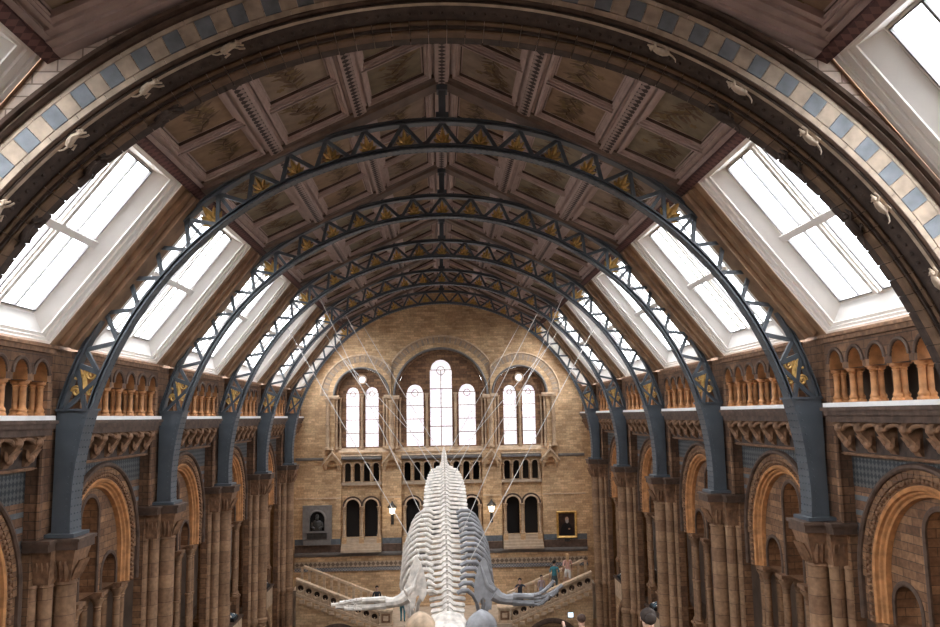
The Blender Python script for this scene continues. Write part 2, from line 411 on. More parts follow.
        mb = MB(); xa, xb = sorted((inn[-1] - s * .04, outx + s * .02)); mb.box(xa, xb, -.3, .3, .28, .33); mb.build('cap_plate', M['iron'], f, (0, 0, 0))
        f_in = sorted((s * 8.62, s * 9.3)); mb = MB(); mb.box(f_in[0], f_in[1], -.42, .42, -2.63, -2.55); mb.build('base_plate', M['iron'], f, (0, 0, 0))
        for c in kids(f): c.location = (0, 0, 2.63)
    orn = ornament().build('gilded_ornament', M['gold'], root, (0, 0, 0)); first = True
    def place(o, a, r, rz=None):
        p = fn(r * cos(a), r * sin(a), 0); o.location = (p[0], p[1] - .0, p[2] + 2.63); o.rotation_euler = (0, PI / 2 - a if rz is None else rz, 0)
    for k in range(-5, 6):
        if k == -5: o = orn
        else: o = orn.copy(); C.objects.link(o)
        place(o, PI / 2 + k * d, RI + .13); o.scale = (.72, 1, .85)
    for s in (-1, 1):
        o = orn.copy(); C.objects.link(o); place(o, PI / 2 + s * 6.5 * d, RI + .13); o.scale = (.95, 1, 1.1)
    sc = scroll().build('gilded_scroll', M['gold'], root, (0, 0, 0)); sc2 = sc.copy(); C.objects.link(sc2)
    for s, o in ((-1, sc), (1, sc2)): place(o, PI / 2 + s * 11.85 * d, (RI + RO) / 2, 0); o.scale = (.85, 1, .85)
    return root
truss_lab = ['first iron lattice arch beyond the big masonry arch', 'second iron lattice arch counted from the big masonry arch', 'third and middle one of the five iron lattice arches',
             'fourth iron lattice arch, next to last before the stained-glass wall', 'fifth iron lattice arch, last one before the stained-glass wall']
t0 = make_truss()
for k in range(5):
    o = t0 if k == 0 else copy_tree(t0, (0, Y1 + S * k, -2.63))
    o.location.y = Y1 + S * k; o['label'] = truss_lab[k]

# ------------------------------------------------------------------ ceiling
SL = math.hypot(PX, RZ - PZ)
def slope_pt(side, s, n, y):
    """s metres up the slope from the purlin, n metres below the ceiling plane"""
    t = s / SL; nx, nz = (RZ - PZ) / SL, PX / SL
    return (side * (PX * (1 - t) - n * nx * -0 - n * nx * 1.0 * 0) - side * n * nx * 1.0, y, PZ + (RZ - PZ) * t - n * nz)
def ceil_box(mb, side, s0, s1, n0, n1, y0, y1, mat=0):
    mb.add([slope_pt(side, s, n, y) for s in (s0, s1) for y in (y0, y1) for n in (n0, n1)], [(0, 1, 3, 2), (4, 6, 7, 5), (0, 4, 5, 1), (2, 3, 7, 6), (0, 2, 6, 4), (1, 5, 7, 3)], mat)
YA, YB = near_bays[-1] - 3.5, YW
mb = MB()
for sd in (-1, 1): ceil_box(mb, sd, -.0, SL, -.5, -.32, YA, YB)
ceil = struct('ceiling', mb, M['coffer'])
COLW = SL / 3
allb = [(b, 1.) for b in near_bays[::-1] + bays] + [(END_BAY, ENDK)]
for sd in (-1, 1):
    for i in (1, 2):
        mb = MB(); s = COLW * i
        ceil_box(mb, sd, s - .17, s + .17, -.3, .02, YA, YB); ceil_box(mb, sd, s - .24, s + .24, -.3, -.06, YA, YB); ceil_box(mb, sd, s - .30, s + .30, -.3, -.14, YA, YB)
        ceil_box(mb, sd, s - .1, s + .1, .02, .035, YA, YB, 1)
        struct('rib', mb, [M['rib'], M['ribdot']], ceil, smooth=False)
    mb = MB(); ceil_box(mb, sd, -.02, .2, -.32, .1, YA, YB); struct('purlin', mb, M['maroon'], ceil, smooth=False)
    mb = MB(); ceil_box(mb, sd, .2, .3, -.3, .02, YA, YB); ceil_box(mb, sd, .3, .36, -.3, -.06, YA, YB); struct('purlin_moulding', mb, M['rib'], ceil, smooth=False)
    mb = MB(); ceil_box(mb, sd, SL - .2, SL + .02, -.3, .0, YA, YB); ceil_box(mb, sd, SL - .28, SL, -.3, -.1, YA, YB); struct('ridge_moulding', mb, M['rib'], ceil, smooth=False)
mb = MB(); mb.box(-.16, .16, YA, YB, RZ - .14, RZ + .1); mb.box(-.09, .09, YA, YB, RZ - .16, RZ - .14, 1); struct('ridge_rib', mb, [M['rib'], M['ribdot']], ceil, smooth=False)
for by, ky in allb[1:]:
    if by + 3.5 * ky > YW - .1 or by < 5: continue
    for sd in (-1, 1):
        mb = MB(); y = by + 3.5 * ky
        ceil_box(mb, sd, .2, SL - .05, -.3, .0, y - .42, y + .42); ceil_box(mb, sd, .2, SL - .05, -.3, .1, y - .26, y + .26)
        struct('cross_rib', mb, M['crossrib'], ceil, smooth=False)
for sd in (-1, 1):                                # moulded edge where the ceiling meets the masonry arch
    mb = MB()
    for y0, n1 in ((11.28, -.06), (11.42, .0), (11.6, .05), (11.78, .1)): ceil_box(mb, sd, .2, SL - .05, -.3, n1, y0, 12.03)
    struct('wall_moulding', mb, M['rib'], ceil, smooth=False)
# coffers: local u up the slope, v along the hall, w out of the panel
def make_panel(seed, board):
    r = random.Random(seed)
    hu, hv = COLW / 2 - .27, S / 6 - .04
    root = empty('ceiling_panel', (0, 0, 0), '', 'ceiling panel', 'painted plant panels of the ceiling')
    fr = MB(); prof = [(0, .02, 0, .10), (.10, -.06, .10, .17), (.17, -.14, .17, .26), (.26, -.22, .26, .33)]
    rects = [(0, .0), (.06, .0), (.06, -.05), (.11, -.05), (.11, -.10), (.15, -.10), (.15, -.17), (.19, -.17)]
    for (i0, w0), (i1, w1) in zip(rects, rects[1:]):
        a = [(-hu + i0, -hv + i0, w0), (hu - i0, -hv + i0, w0), (hu - i0, hv - i0, w0), (-hu + i0, hv - i0, w0)]
        b = [(-hu + i1, -hv + i1, w1), (hu - i1, -hv + i1, w1), (hu - i1, hv - i1, w1), (-hu + i1, hv - i1, w1)]
        fr.add(a + b, [(k, (k + 1) % 4, 4 + (k + 1) % 4, 4 + k) for k in range(4)], 1 if (w0 != w1 and i0 > .14) else 0)
    fr.build('frame', [M['rib'], M['coffer']], root, (0, 0, 0), smooth=False)
    pa = MB(); iu, iv = hu - .185, hv - .185
    pa.add([(-iu, -iv, -.175), (iu, -iv, -.175), (iu, iv, -.175), (-iu, iv, -.175)], [(0, 1, 2, 3)], 0)
    # painted branch with paired leaves, growing along the panel
    def blade(c, ang, l, w, m):
        d = Vector((cos(ang), sin(ang), 0)); n = Vector((-sin(ang), cos(ang), 0)); c = Vector(c)
        out = [(0, .05), (.3, .9), (.55, 1), (.85, .45), (1, .02)]
        L = [c + d * l * t + n * w * k for t, k in out] + [c + d * l * t - n * w * k for t, k in out[::-1]]
        L = [p for p in L if abs(p.x) < iu and abs(p.y) < iv]
        if len(L) > 3: pa.add(L, [tuple(range(len(L)))], m)
    stem = []; y = -iv + .05; x = r.uniform(-.15, .15); a = PI / 2
    ns = 12
    for i in range(ns):
        stem.append((x, y, -.168)); x += r.uniform(-.2, .2); x = max(-iu * .5, min(iu * .5, x)); y += (2 * iv - .25) / (ns - 1)
    pa.tube(stem, .018, 4, 1)
    for i in range(1, ns):
        for sgn in (-1, 1):
            for q in range(3):
                an = PI / 2 + sgn * r.uniform(.5, 1.25); l = r.uniform(.2, .42)
                blade((stem[i][0], stem[i][1] - r.uniform(-.1, .12), -.167 + q * .001), an, l, r.uniform(.028, .05), 1 if r.random() < .72 else 2)
    for q in range(4):
        c = (r.uniform(-iu * .6, iu * .6), r.uniform(-iv * .7, iv * .7), -.164)
        for j in range(6): blade(c, j * PI / 3 + .2, .12, .035, 2)
    pa.build('painting', [board, M['leafp'], M['leafg']], root, (0, 0, 0), smooth=False)
    return root
variants = [make_panel(11 + i, M['boards'][i % 3]) for i in range(6)]
used = set()
COLN = ['purlin column', 'middle column', 'ridge column']; ROWN = ['near row', 'middle row', 'far row']
def bay_name(i):
    return 'in front of the masonry arch' if i < 0 else ('before the %s iron arch' % ORD[i] if i < 5 else 'against the stained-glass wall')
for bi, (by, ky) in [(-1, (near_bays[0], 1.))] + list(enumerate(allb[3:])):
    for sd in (-1, 1):
        for c in range(3):
            for rw in range(3):
                v = (bi * 7 + c * 2 + rw * 3 + (sd > 0)) % 6
                lab = 'painted plant panel, %s slope, %s, %s, %s' % (SIDE[sd], COLN[c], ROWN[rw], bay_name(bi))
                o = variants[v] if v not in used else copy_tree(variants[v], (0, 0, 0))
                used.add(v); o['label'] = lab
                s = COLW * (c + .5) + (.06 if c == 0 else (-.02 if c == 2 else 0)); yy = by + (rw - 1) * (S * ky - .84) / 3
                p = Vector(slope_pt(sd, s, 0, yy)); u = Vector((-sd * PX, 0, RZ - PZ)).normalized(); vv = Vector((0, 1, 0))
                w = u.cross(vv)
                if w.z > 0: w = -w; vv = -vv
                mt = Matrix((u, vv, w)).transposed()
                kk = (S * ky - .84) / S
                o.location = (p.x, p.y, p.z + H); o.rotation_euler = mt.to_euler(); o.scale = (1 - (.06 if c == 0 else 0), kk, 1)

# ------------------------------------------------------------------ skylights
SKL = math.hypot(SX - PX, PZ - SZ)
def sky_pt(side, u, n, y):
    """u along the slope (0 foot, 1 purlin), n outwards"""
    nx, nz = (PZ - SZ) / SKL, (SX - PX) / SKL
    return (side * (SX - (SX - PX) * u + n * nx), y, SZ + (PZ - SZ) * u + n * nz)
wn = [0]
def make_skylight(side, at):
    f = lambda u, n, y: sky_pt(side, u, n, y)
    def bx(mb, u0, u1, n0, n1, y0, y1, mat=0):
        mb.add([f(u, n, y) for u in (u0, u1) for y in (y0, y1) for n in (n0, n1)], [(0, 1, 3, 2), (4, 6, 7, 5), (0, 4, 5, 1), (2, 3, 7, 6), (0, 2, 6, 4), (1, 5, 7, 3)], mat)
    # stepped, splayed surround
    mb = MB(); rects = [(0., 0., 2.56, .0), (0.012, .99, 2.44, .0), (.012, .99, 2.44, .05), (.025, .98, 2.28, .05), (.025, .98, 2.28, .1), (.04, .97, 2.12, .1), (.04, .97, 2.12, .13), (.1, .955, 1.76, .36), (.1, .955, 1.76, .38), (.115, .945, 1.68, .38), (.115, .945, 1.68, .46)]
    rects[0] = (0., 1., 2.56, .0)
    for (a0, b0, w0, n0), (a1, b1, w1, n1) in zip(rects, rects[1:]):
        A = [f(a0, n0, -w0), f(a0, n0, w0), f(b0, n0, w0), f(b0, n0, -w0)]; B = [f(a1, n1, -w1), f(a1, n1, w1), f(b1, n1, w1), f(b1, n1, -w1)]
        mb.add(A + B, [(k, (k + 1) % 4, 4 + (k + 1) % 4, 4 + k) for k in range(4)])
    wn[0] += 1
    root = mb.build('window_%d' % wn[0], M['white'], None, at); root['kind'] = 'structure'
    mb = MB(); bx(mb, .115, .945, .28, .45, -.13, .13); bx(mb, .115, .945, .23, .28, -.07, .07); mb.build('mullion', M['white'], root, at, False)
    mb = MB(); bx(mb, .505, .53, .25, .45, -1.68, 1.68); bx(mb, .5, .535, .22, .25, -1.68, 1.68); mb.build('transom', M['white'], root, at, False)
    for y in (-.87, .87):
        for a, b in ((.115, .505), (.53, .945)):
            mb = MB(); bx(mb, a, b, .36, .42, y - .028, y + .028); mb.build('glazing_bar', M['bar'], root, at, False)
    for y0, y1 in ((-1.68, -.13), (.13, 1.68)):
        for a, b, mm in ((.115, .505, 'pane_low'), (.53, .945, 'pane')):
            mb = MB(); bx(mb, a, b, .4, .415, y0, y1); mb.build('pane', M[mm], root, at, False)
            mb = MB(); bx(mb, a, a + .006, .34, .4, y0, y1); bx(mb, b - .006, b, .34, .4, y0, y1)
            bx(mb, a, b, .34, .4, y0, y0 + .03); bx(mb, a, b, .34, .4, y1 - .03, y1); mb.build('sash', M['bar'], root, at, False)
    return root
for sd in (-1, 1):
    proto = make_skylight(sd, (0, 0, 0)); first = True
    for by, ky in allb[2:]:
        if first: o = proto; first = False
        else:
            o = copy_tree(proto, (0, 0, 0)); wn[0] += 1; o.name = 'window_%d' % wn[0]
        o.location = (0, by + (.2 if by < 12 else 0), H); o.scale = (1, ky, 1)
        if by < 12:
            for c in kids(o):
                if c.name.startswith('pane'): c.data = c.data.copy(); c.data.materials[0] = M['pane_near']
    # timber casings between the skylights, one at each roof arch
    for by, ky in allb:
        y = by + 3.5 * ky
        if y > YW - .1: y0, y1 = by + 2.57 * ky, YW
        else: y0, y1 = by + 2.57 * ky + (.2 if 5 < by < 12 else 0), y + .93
        if y < 0: y0 = by - 3.6
        mb = MB(); f = lambda u, n, yy: sky_pt(sd, u, n, yy)
        def bx(u0, u1, n0, n1, a, b): mb.add([f(u, n, q) for u in (u0, u1) for q in (a, b) for n in (n0, n1)], [(0, 1, 3, 2), (4, 6, 7, 5), (0, 4, 5, 1), (2, 3, 7, 6), (0, 2, 6, 4), (1, 5, 7, 3)])
        bx(0, 1, -.0, .6, y0, y1)
        if y < YW - .1: bx(.02, .98, -.12, 0, y - .62, y + .62); bx(.02, .98, -.24, -.12, y - .36, y + .36)
        struct('rafter_casing', mb, M['timber'], ceil, smooth=False)

# ------------------------------------------------------------------ masonry arch in front
AZ = -2.2
def radial_outer(a, extra=.42):
    for i in range(400):
        r = 8.3 + i * .01
        x, z = r * cos(a), AZ + r * sin(a)
        if z > roof_z(x) + extra or abs(x) > 10.5: return r
    return 12.3
FA = XZ(.05, AZ)
mb = MB(); n = 64
a0 = math.asin((-1.6 - AZ) / 9.)
angs = [a0 + (PI - 2 * a0) * i / n for i in range(n + 1)]
for a, b in zip(angs, angs[1:]):
    for y in (12.04, 12.98):
        ra, rb = radial_outer(a), radial_outer(b)
        mb.add([FA(8.7 * cos(a), 8.7 * sin(a), y), FA(8.7 * cos(b), 8.7 * sin(b), y), FA(rb * cos(b), rb * sin(b), y), FA(ra * cos(a), ra * sin(a), y)], [(0, 1, 2, 3)])
for s in (-1, 1):
    x0, x1 = sorted((s * 8.72, s * 10.5)); mb.box(x0, x1, 12.04, 12.98, -17, -1.55)
arch = struct('wall_arch', mb, M['creamwall'])
def aring(name, prof, mats, n=96, par=arch):
    mb = MB(); mb.ring(prof, a0 + .0, PI - a0, n, FA); return struct(name, mb, mats, par)
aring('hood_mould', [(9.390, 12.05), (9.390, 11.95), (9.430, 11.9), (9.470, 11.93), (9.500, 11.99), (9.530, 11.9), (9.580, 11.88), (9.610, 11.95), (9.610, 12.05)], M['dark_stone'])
mb = MB()
nv = 102
for band, (r0, r1, y, step, off) in {'v': (8.970, 9.295, 12.0, 1, 0), 'o': (9.310, 9.385, 12.01, 2, .5), 'i': (8.855, 8.955, 12.0, 2, .5)}.items():
    for k in range(0, nv, step):
        b0 = a0 + (PI - 2 * a0) * (k + off) / nv + .0006; b1 = a0 + (PI - 2 * a0) * (k + off + step) / nv - .0006
        mb.ring([(r0, y + .04), (r0, y), (r1, y), (r1, y + .04)], b0, b1, 3, FA, 0 if band != 'v' else (k % 2))
struct('voussoirs', mb, [M['cream'], M['bluepale']], arch, smooth=False)
aring('red_roll_mould', [(8.790, 12.05), (8.790, 11.98), (8.820, 11.95), (8.850, 11.98), (8.850, 12.05)], M['dark_stone'])
aring('pale_fillets', [(8.70, 12.03), (8.70, 11.99), (8.715, 11.965), (8.73, 12.0), (8.74, 12.03)], M['cream'])
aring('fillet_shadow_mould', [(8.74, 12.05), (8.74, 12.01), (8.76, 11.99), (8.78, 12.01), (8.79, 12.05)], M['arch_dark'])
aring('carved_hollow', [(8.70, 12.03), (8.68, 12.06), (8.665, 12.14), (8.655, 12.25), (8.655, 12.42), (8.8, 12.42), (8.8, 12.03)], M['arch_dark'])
# beaded carving within the hollow
mb = MB()
for k in range(150):
    a = a0 + .02 + (PI - 2 * a0 - .04) * k / 149
    mb.ball(FA(8.665 * cos(a), 8.665 * sin(a), 12.2), (.035, .06, .035), 6, 4)
struct('carved_leaves', mb, M['arch_dark'], arch)
mb = MB()
for k in range(0, 84):
    b0 = a0 + (PI - 2 * a0) * k / 84 + .0007; b1 = a0 + (PI - 2 * a0) * (k + 1) / 84 - .0007
    mb.ring([(8.585, 12.6), (8.585, 12.42), (8.61, 12.39), (8.645, 12.4), (8.66, 12.6)], b0, b1, 2, FA, 0)
    mb.ring([(8.54, 12.95), (8.54, 12.45), (8.585, 12.45), (8.585, 12.95)], b0, b1, 2, FA, 1)
    mb.ring([(8.49, 12.7), (8.49, 12.52), (8.51, 12.49), (8.54, 12.5), (8.54, 12.7)], b0, b1, 2, FA, 0); mb.ring([(8.49, 12.92), (8.49, 12.705), (8.54, 12.705), (8.54, 12.92)], b0, b1, 2, FA, 1)
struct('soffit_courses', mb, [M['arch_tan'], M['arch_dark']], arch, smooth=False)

# little carved animals climbing the arch, cut from its own terracotta; inner set coloured dark for shade
def monkey(mat, sc):
    mb = MB()                                        # local: x along the arch, z across it, y depth
    mb.tube([(-.26, 0, .0), (-.14, -.03, .05), (.02, -.05, .07), (.14, -.04, .05)], [.07, .095, .085, .06], 10)
    mb.ball((.21, -.07, .06), (.075, .07, .07), 10, 8); mb.ball((.275, -.075, .045), (.04, .035, .035), 8, 6)
    for s in (-1, 1):
        mb.tube([(.1, s * .05 - .04, .04), (.2, s * .1 - .05, -.03), (.33, s * .07, -.06)], [.035, .03, .025], 7)
        mb.tube([(-.22, s * .05, .02), (-.1, s * .12 - .03, -.04), (-.25, s * .1, -.08)], [.045, .038, .028], 7)
        mb.ball((.19, s * .065 - .07, .1), (.02, .025, .03), 6, 5)
    mb.tube([(-.27, 0, 0), (-.4, .02, .02), (-.5, .02, .08), (-.53, .02, .15)], [.03, .025, .02, .012], 6)
    return mb.build('carved_animal', mat, arch, (0, 0, 0))
for proto, dgs, rr, yy, sc, lab in ((monkey(M['cream'], 1), (29, 38.6, 48.7, 57.8, 67), 8.63, 12.0, .6, 'pale carved climbing animal'), (monkey(M['arch_dark'], 1), (38.3, 48.0, 57.4), 8.45, 12.65, .8, 'dark carved climbing animal')):
    first = True; tag(proto, lab)
    for sd in (-1, 1):
        for dg in dgs:
            a = math.radians(dg if sd > 0 else 180 - dg)
            o = proto if first else proto.copy()
            if not first: C.objects.link(o)
            first = False; p = FA(rr * cos(a), rr * sin(a), yy); o.location = p
            o.rotation_euler = (0, -(a + PI / 2 if sd > 0 else a - PI / 2), 0); o.scale = (sc, sc * 1.2, sc)

# ------------------------------------------------------------------ side walls: parts written for the right-hand side, bay-local y
def col_prof(z0, z1, r, mid=None, flare=1.7):
    p = [(r * 1.75, z0), (r * 1.75, z0 + .05), (r * 1.35, z0 + .08), (r * 1.55, z0 + .13), (r * 1.1, z0 + .18), (r, z0 + .2)]
    if mid:
        for m_ in mid: p += [(r, m_ - .05), (r * 1.3, m_ - .03), (r * 1.3, m_ + .03), (r, m_ + .05)]
    h = min(.28, (z1 - z0) * .18)
    p += [(r * .98, z1 - h), (r * 1.25, z1 - h + .02), (r * 1.05, z1 - h + .05), (r * 1.3, z1 - h * .5), (r * flare, z1 - .05), (r * flare, z1)]
    return p
# --- balustrade arcade (upper walk)
def make_balustrade():
    at = (9.35, 0, .12)
    root = empty('balustrade_arcade', at, '', 'arcade', 'small-columned arcades below the skylights')
    fn = YZ(0, 0)
    ops = [(y, .3, .94, 1.08) for y in (-2.2, -1.32, -.44, .44, 1.32, 2.2)]
    mb = MB(); mb.arch_wall(fn, -2.72, 2.72, .94, 1.58, ops, 9.12, 9.56, 0, 12, rmat=1)
    mb.box(9.12, 9.56, -2.74, -2.56, .17, .94); mb.box(9.12, 9.56, 2.56, 2.74, .17, .94)
    mb.build('arch_course', [M['stone_band'], M['orange']], root, at)
    mb = MB()
    for y in (-2.2, -1.32, -.44, .44, 1.32, 2.2): mb.ring([(.3, 9.13), (.3, 9.08), (.34, 9.06), (.38, 9.08), (.38, 9.13)], 0, PI, 14, YZ(y, 1.08))
    mb.build('arch_mouldings', M['dark_stone'], root, at)
    mb = MB(); mb.box(8.93, 9.6, -2.6, 2.6, .066, .165); mb.build('ledge', M['whitesill'], root, at)
    mb = MB(); mb.box(9.05, 9.6, -2.74, 2.74, 1.59, 1.70); mb.box(8.98, 9.6, -2.74, 2.74, 1.70, 1.77); mb.build('top_moulding', M['carved'], root, at, False)
    pr_ = MB(); pr_.lathe(0, 0, col_prof(0, .76, .07), 12); pr_.box(-.115, .115, -.125, .125, .755, .775)
    c0 = pr_.build('colonnette', M['orange'], root, (0, 0, 0)); first = True
    for y in (-2.55, -1.76, -.88, 0, .88, 1.76, 2.55):
        for x in (9.27, 9.425):
            if abs(y) > 2.5: y_ = y * .985
            else: y_ = y
            o = c0 if first else c0.copy()
            if not first: C.objects.link(o)
            first = False; o.location = (x - at[0], y_, .165 - at[2])
    return root
# --- corbel frieze under the ledge
def make_corbels():
    at = (9.5, 0, -1.1)
    root = empty('corbel_table', at, '', 'corbel table', 'carved corbel tables under the upper walk')
    mb = MB(); mb.box(9.38, 9.58, -2.74, 2.74, -.98, -.28); mb.build('backing', M['arch_dark'], root, at)  # near-black backing paints in the shade between the brackets
    mb = MB(); mb.box(8.98, 9.58, -2.74, 2.74, -.13, .06); mb.box(9.06, 9.58, -2.74, 2.74, -.28, -.13); mb.box(8.92, 9.58, -2.74, 2.74, -.02, .06)
    mb.build('cornice', M['dark_stone'], root, at, False)
    mb = MB(); mb.box(9.42, 9.58, -2.74, 2.74, -1.06, -.98); mb.box(9.36, 9.58, -2.74, 2.74, -1.03, -1.0); mb.build('string_course', M['carved'], root, at, False)
    # bracket: a leaning carved scroll with a rounded boss, small arch between
    pb = MB(); w = .11
    prof = [(9.4, -.96), (9.33, -.94), (9.25, -.82), (9.2, -.66), (9.1, -.56), (9.03, -.45), (9.05, -.33), (9.1, -.29), (9.4, -.29)]
    pb.ext(prof, lambda u, v, d: (u, d, v), -w, w)
    pb.ball((9.1, 0, -.42), (.11, .15, .11), 10, 8); pb.ball((9.26, 0, -.78), (.08, .14, .1), 10, 8)
    for s in (-1, 1):
        pb.tube([(9.12, s * .1, -.44), (9.14, s * .22, -.36), (9.16, s * .36, -.33), (9.18, s * .43, -.33)], [.05, .055, .05, .04], 8)
        leaf_shape(pb, (9.26, s * .05, -.82), (-.2, s * .8, .8), .36, .16, (-1, 0, 0), .05)
    c0 = pb.build('console', M['carved'], root, at)
    for i in range(6):
        o = c0 if i == 0 else c0.copy()
        if i: C.objects.link(o)
        o.location = (0, -2.2 + .88 * i, 0)
    return root
# --- gallery arcade: great arch holding three smaller ones
def make_gallery():
    at = (9.9, 0, -9.9)
    root = empty('gallery_arcade', at, '', 'arcade', 'great arches of the side galleries')
    cz = -3.8; fn = YZ(0, 0)
    # wall round the great arch: bands of blue and buff
    mb = MB()
    def wallband(z0, z1, mat):
        # part of the spandrel between two heights, outside radius 2.66
        n = 8; zs = [z0 + (z1 - z0) * i / n for i in range(n + 1)]
        for s in (-1, 1):
            for a, b in zip(zs, zs[1:]):
                ra = math.sqrt(max(0, 2.62 ** 2 - max(0, a - cz) ** 2)); rb = math.sqrt(max(0, 2.62 ** 2 - max(0, b - cz) ** 2))
                if ra < 2.72 or rb < 2.72:
                    mb.add([(9.6, s * ra, a), (9.6, s * 2.72, a), (9.6, s * 2.72, b), (9.6, s * rb, b)], [(0, 1, 2, 3)], mat)
    for z0, z1, m_ in ((-1.78, -1.06, 1), (-1.98, -1.78, 0), (-2.1, -1.98, 2), (-2.32, -2.1, 0), (-2.44, -2.32, 2), (-2.62, -2.44, 0), (-3.3, -2.62, 1), (-4.75, -3.3, 0)): wallband(z0, z1, m_)
    mb.build('spandrel', [M['stone_band'], M['diaper'], M['blue']], root, at, False)
    # archivolt orders
    def stilt(mb, prof, mat, z0=-4.75):
        mb.ring(prof, 0, PI, 40, YZ(0, cz), mat)
        for s in (-1, 1):
            p = [(s * r, d) for r, d in prof]
            mb.add([(d, u, z) for z in (z0, cz) for u, d in p], [(i, (i + 1) % len(p), len(p) + (i + 1) % len(p), len(p) + i) for i in range(len(p))], mat)
    mb = MB(); stilt(mb, [(2.56, 9.62), (2.56, 9.53), (2.6, 9.49), (2.66, 9.5), (2.69, 9.55), (2.69, 9.62)], 0); mb.build('hood_mould', M['dark_stone'], root, at)
    mb = MB()
    for k in range(36):
        b0, b1 = PI * k / 36 + .004, PI * (k + 1) / 36 - .004
        mb.ring([(2.4, 9.62), (2.4, 9.575), (2.56, 9.575), (2.56, 9.62)], b0, b1, 2, YZ(0, cz))
    stilt(mb, [(2.25, 9.66), (2.25, 9.63), (2.56, 9.61), (2.56, 9.66)], 0); mb.build('voussoirs', M['stone'], root, at, False)
    mb = MB()
    for k in range(52):
        a = PI * (k + .5) / 52; p = YZ(0, cz)(2.33 * cos(a), 2.33 * sin(a), 9.6)
        mb.ball(p, (.06, .055, .055), 6, 4)
    for s in (-1, 1):
        for k in range(7): mb.ball((9.6, s * 2.33, cz - .08 - .14 * k), (.06, .055, .055), 6, 4)
    mb.build('studded_band', M['carved'], root, at)
    mb = MB(); stilt(mb, [(2.24, 9.63), (2.2, 9.6), (2.14, 9.63), (2.12, 9.7), (2.08, 9.72), (2.05, 9.78), (2.0, 9.8), (1.98, 9.95), (2.26, 9.95)], 0); mb.build('roll_moulding', M['orange'], root, at)
    # tympanum with three openings
    mb = MB(); ops = [(-1.42, .52, -4.75, -4.33), (0, .56, -4.75, -2.62), (1.42, .52, -4.75, -4.33)]
    mb.arch_wall(fn, -2.02, 2.02, -4.75, lambda u: cz + math.sqrt(max(.0, 2.05 ** 2 - u * u)), ops, 9.92, 10.5, 0, 14, rmat=0); mb.build('tympanum', M['stone'], root, at)
    mb = MB()
    for yc, r, zs in ((-1.42, .52, -4.33), (0, .56, -2.62), (1.42, .52, -4.33)):
        mb.ring([(r - .02, 9.95), (r - .02, 9.9), (r + .04, 9.88), (r + .09, 9.9), (r + .09, 9.95)], 0, PI, 20, YZ(yc, zs))
        for s in (-1, 1): mb.add([(d, yc + s * u, z) for z in (-4.75, zs) for u, d in ((r - .02, 9.95), (r - .02, 9.9), (r + .04, 9.88), (r + .09, 9.9), (r + .09, 9.95))], [(i, i + 1, 6 + i, 5 + i) for i in range(4)])
    mb.build('arch_rolls', M['dark_stone'], root, at)
    # imposts, coupled colonnettes, pedestals
    for y0, y1 in ((-2.6, -1.9), (-.95, -.5), (.5, .95), (1.9, 2.6)):
        mb = MB(); mb.box(9.72, 10.5, y0, y1, -4.86, -4.76); mb.box(9.78, 10.46, y0 + .04, y1 - .04, -4.93, -4.86); mb.build('impost', M['carved'], root, at, False)
        mb = MB(); mb.box(9.78, 10.46, y0 + .02, y1 - .02, -9.2, -8.28); mb.box(9.72, 10.5, y0, y1, -8.28, -8.2); mb.build('pedestal', M['stone'], root, at, False)
    pr_ = MB(); pr_.lathe(0, 0, col_prof(-8.2, -4.93, .105, (-6.6,), 1.9), 12); c0 = pr_.build('colonnette', M['shaft'], root, at); first = True
    for y in (-2.4, -2.1, -.73, .73, 2.1, 2.4):
        for x in (9.92, 10.3):
            if abs(y) > 2.2 and x > 10: continue
            o = c0 if first else c0.copy()
            if not first: C.objects.link(o)
            first = False; o.location = (x - at[0], y, -at[2])
            o.location = (x - 0 , y, 0); o.location = (x, y, 0)
    # parapet
    mb = MB(); mb.box(9.66, 9.78, -2.62, 2.62, -10.2, -9.22); mb.build('parapet', M['end_trim'], root, at)
    mb = MB(); mb.box(9.58, 10.1, -2.62, 2.62, -9.22, -9.12); mb.build('parapet_coping', M['dark_stone'], root, at)
    return root
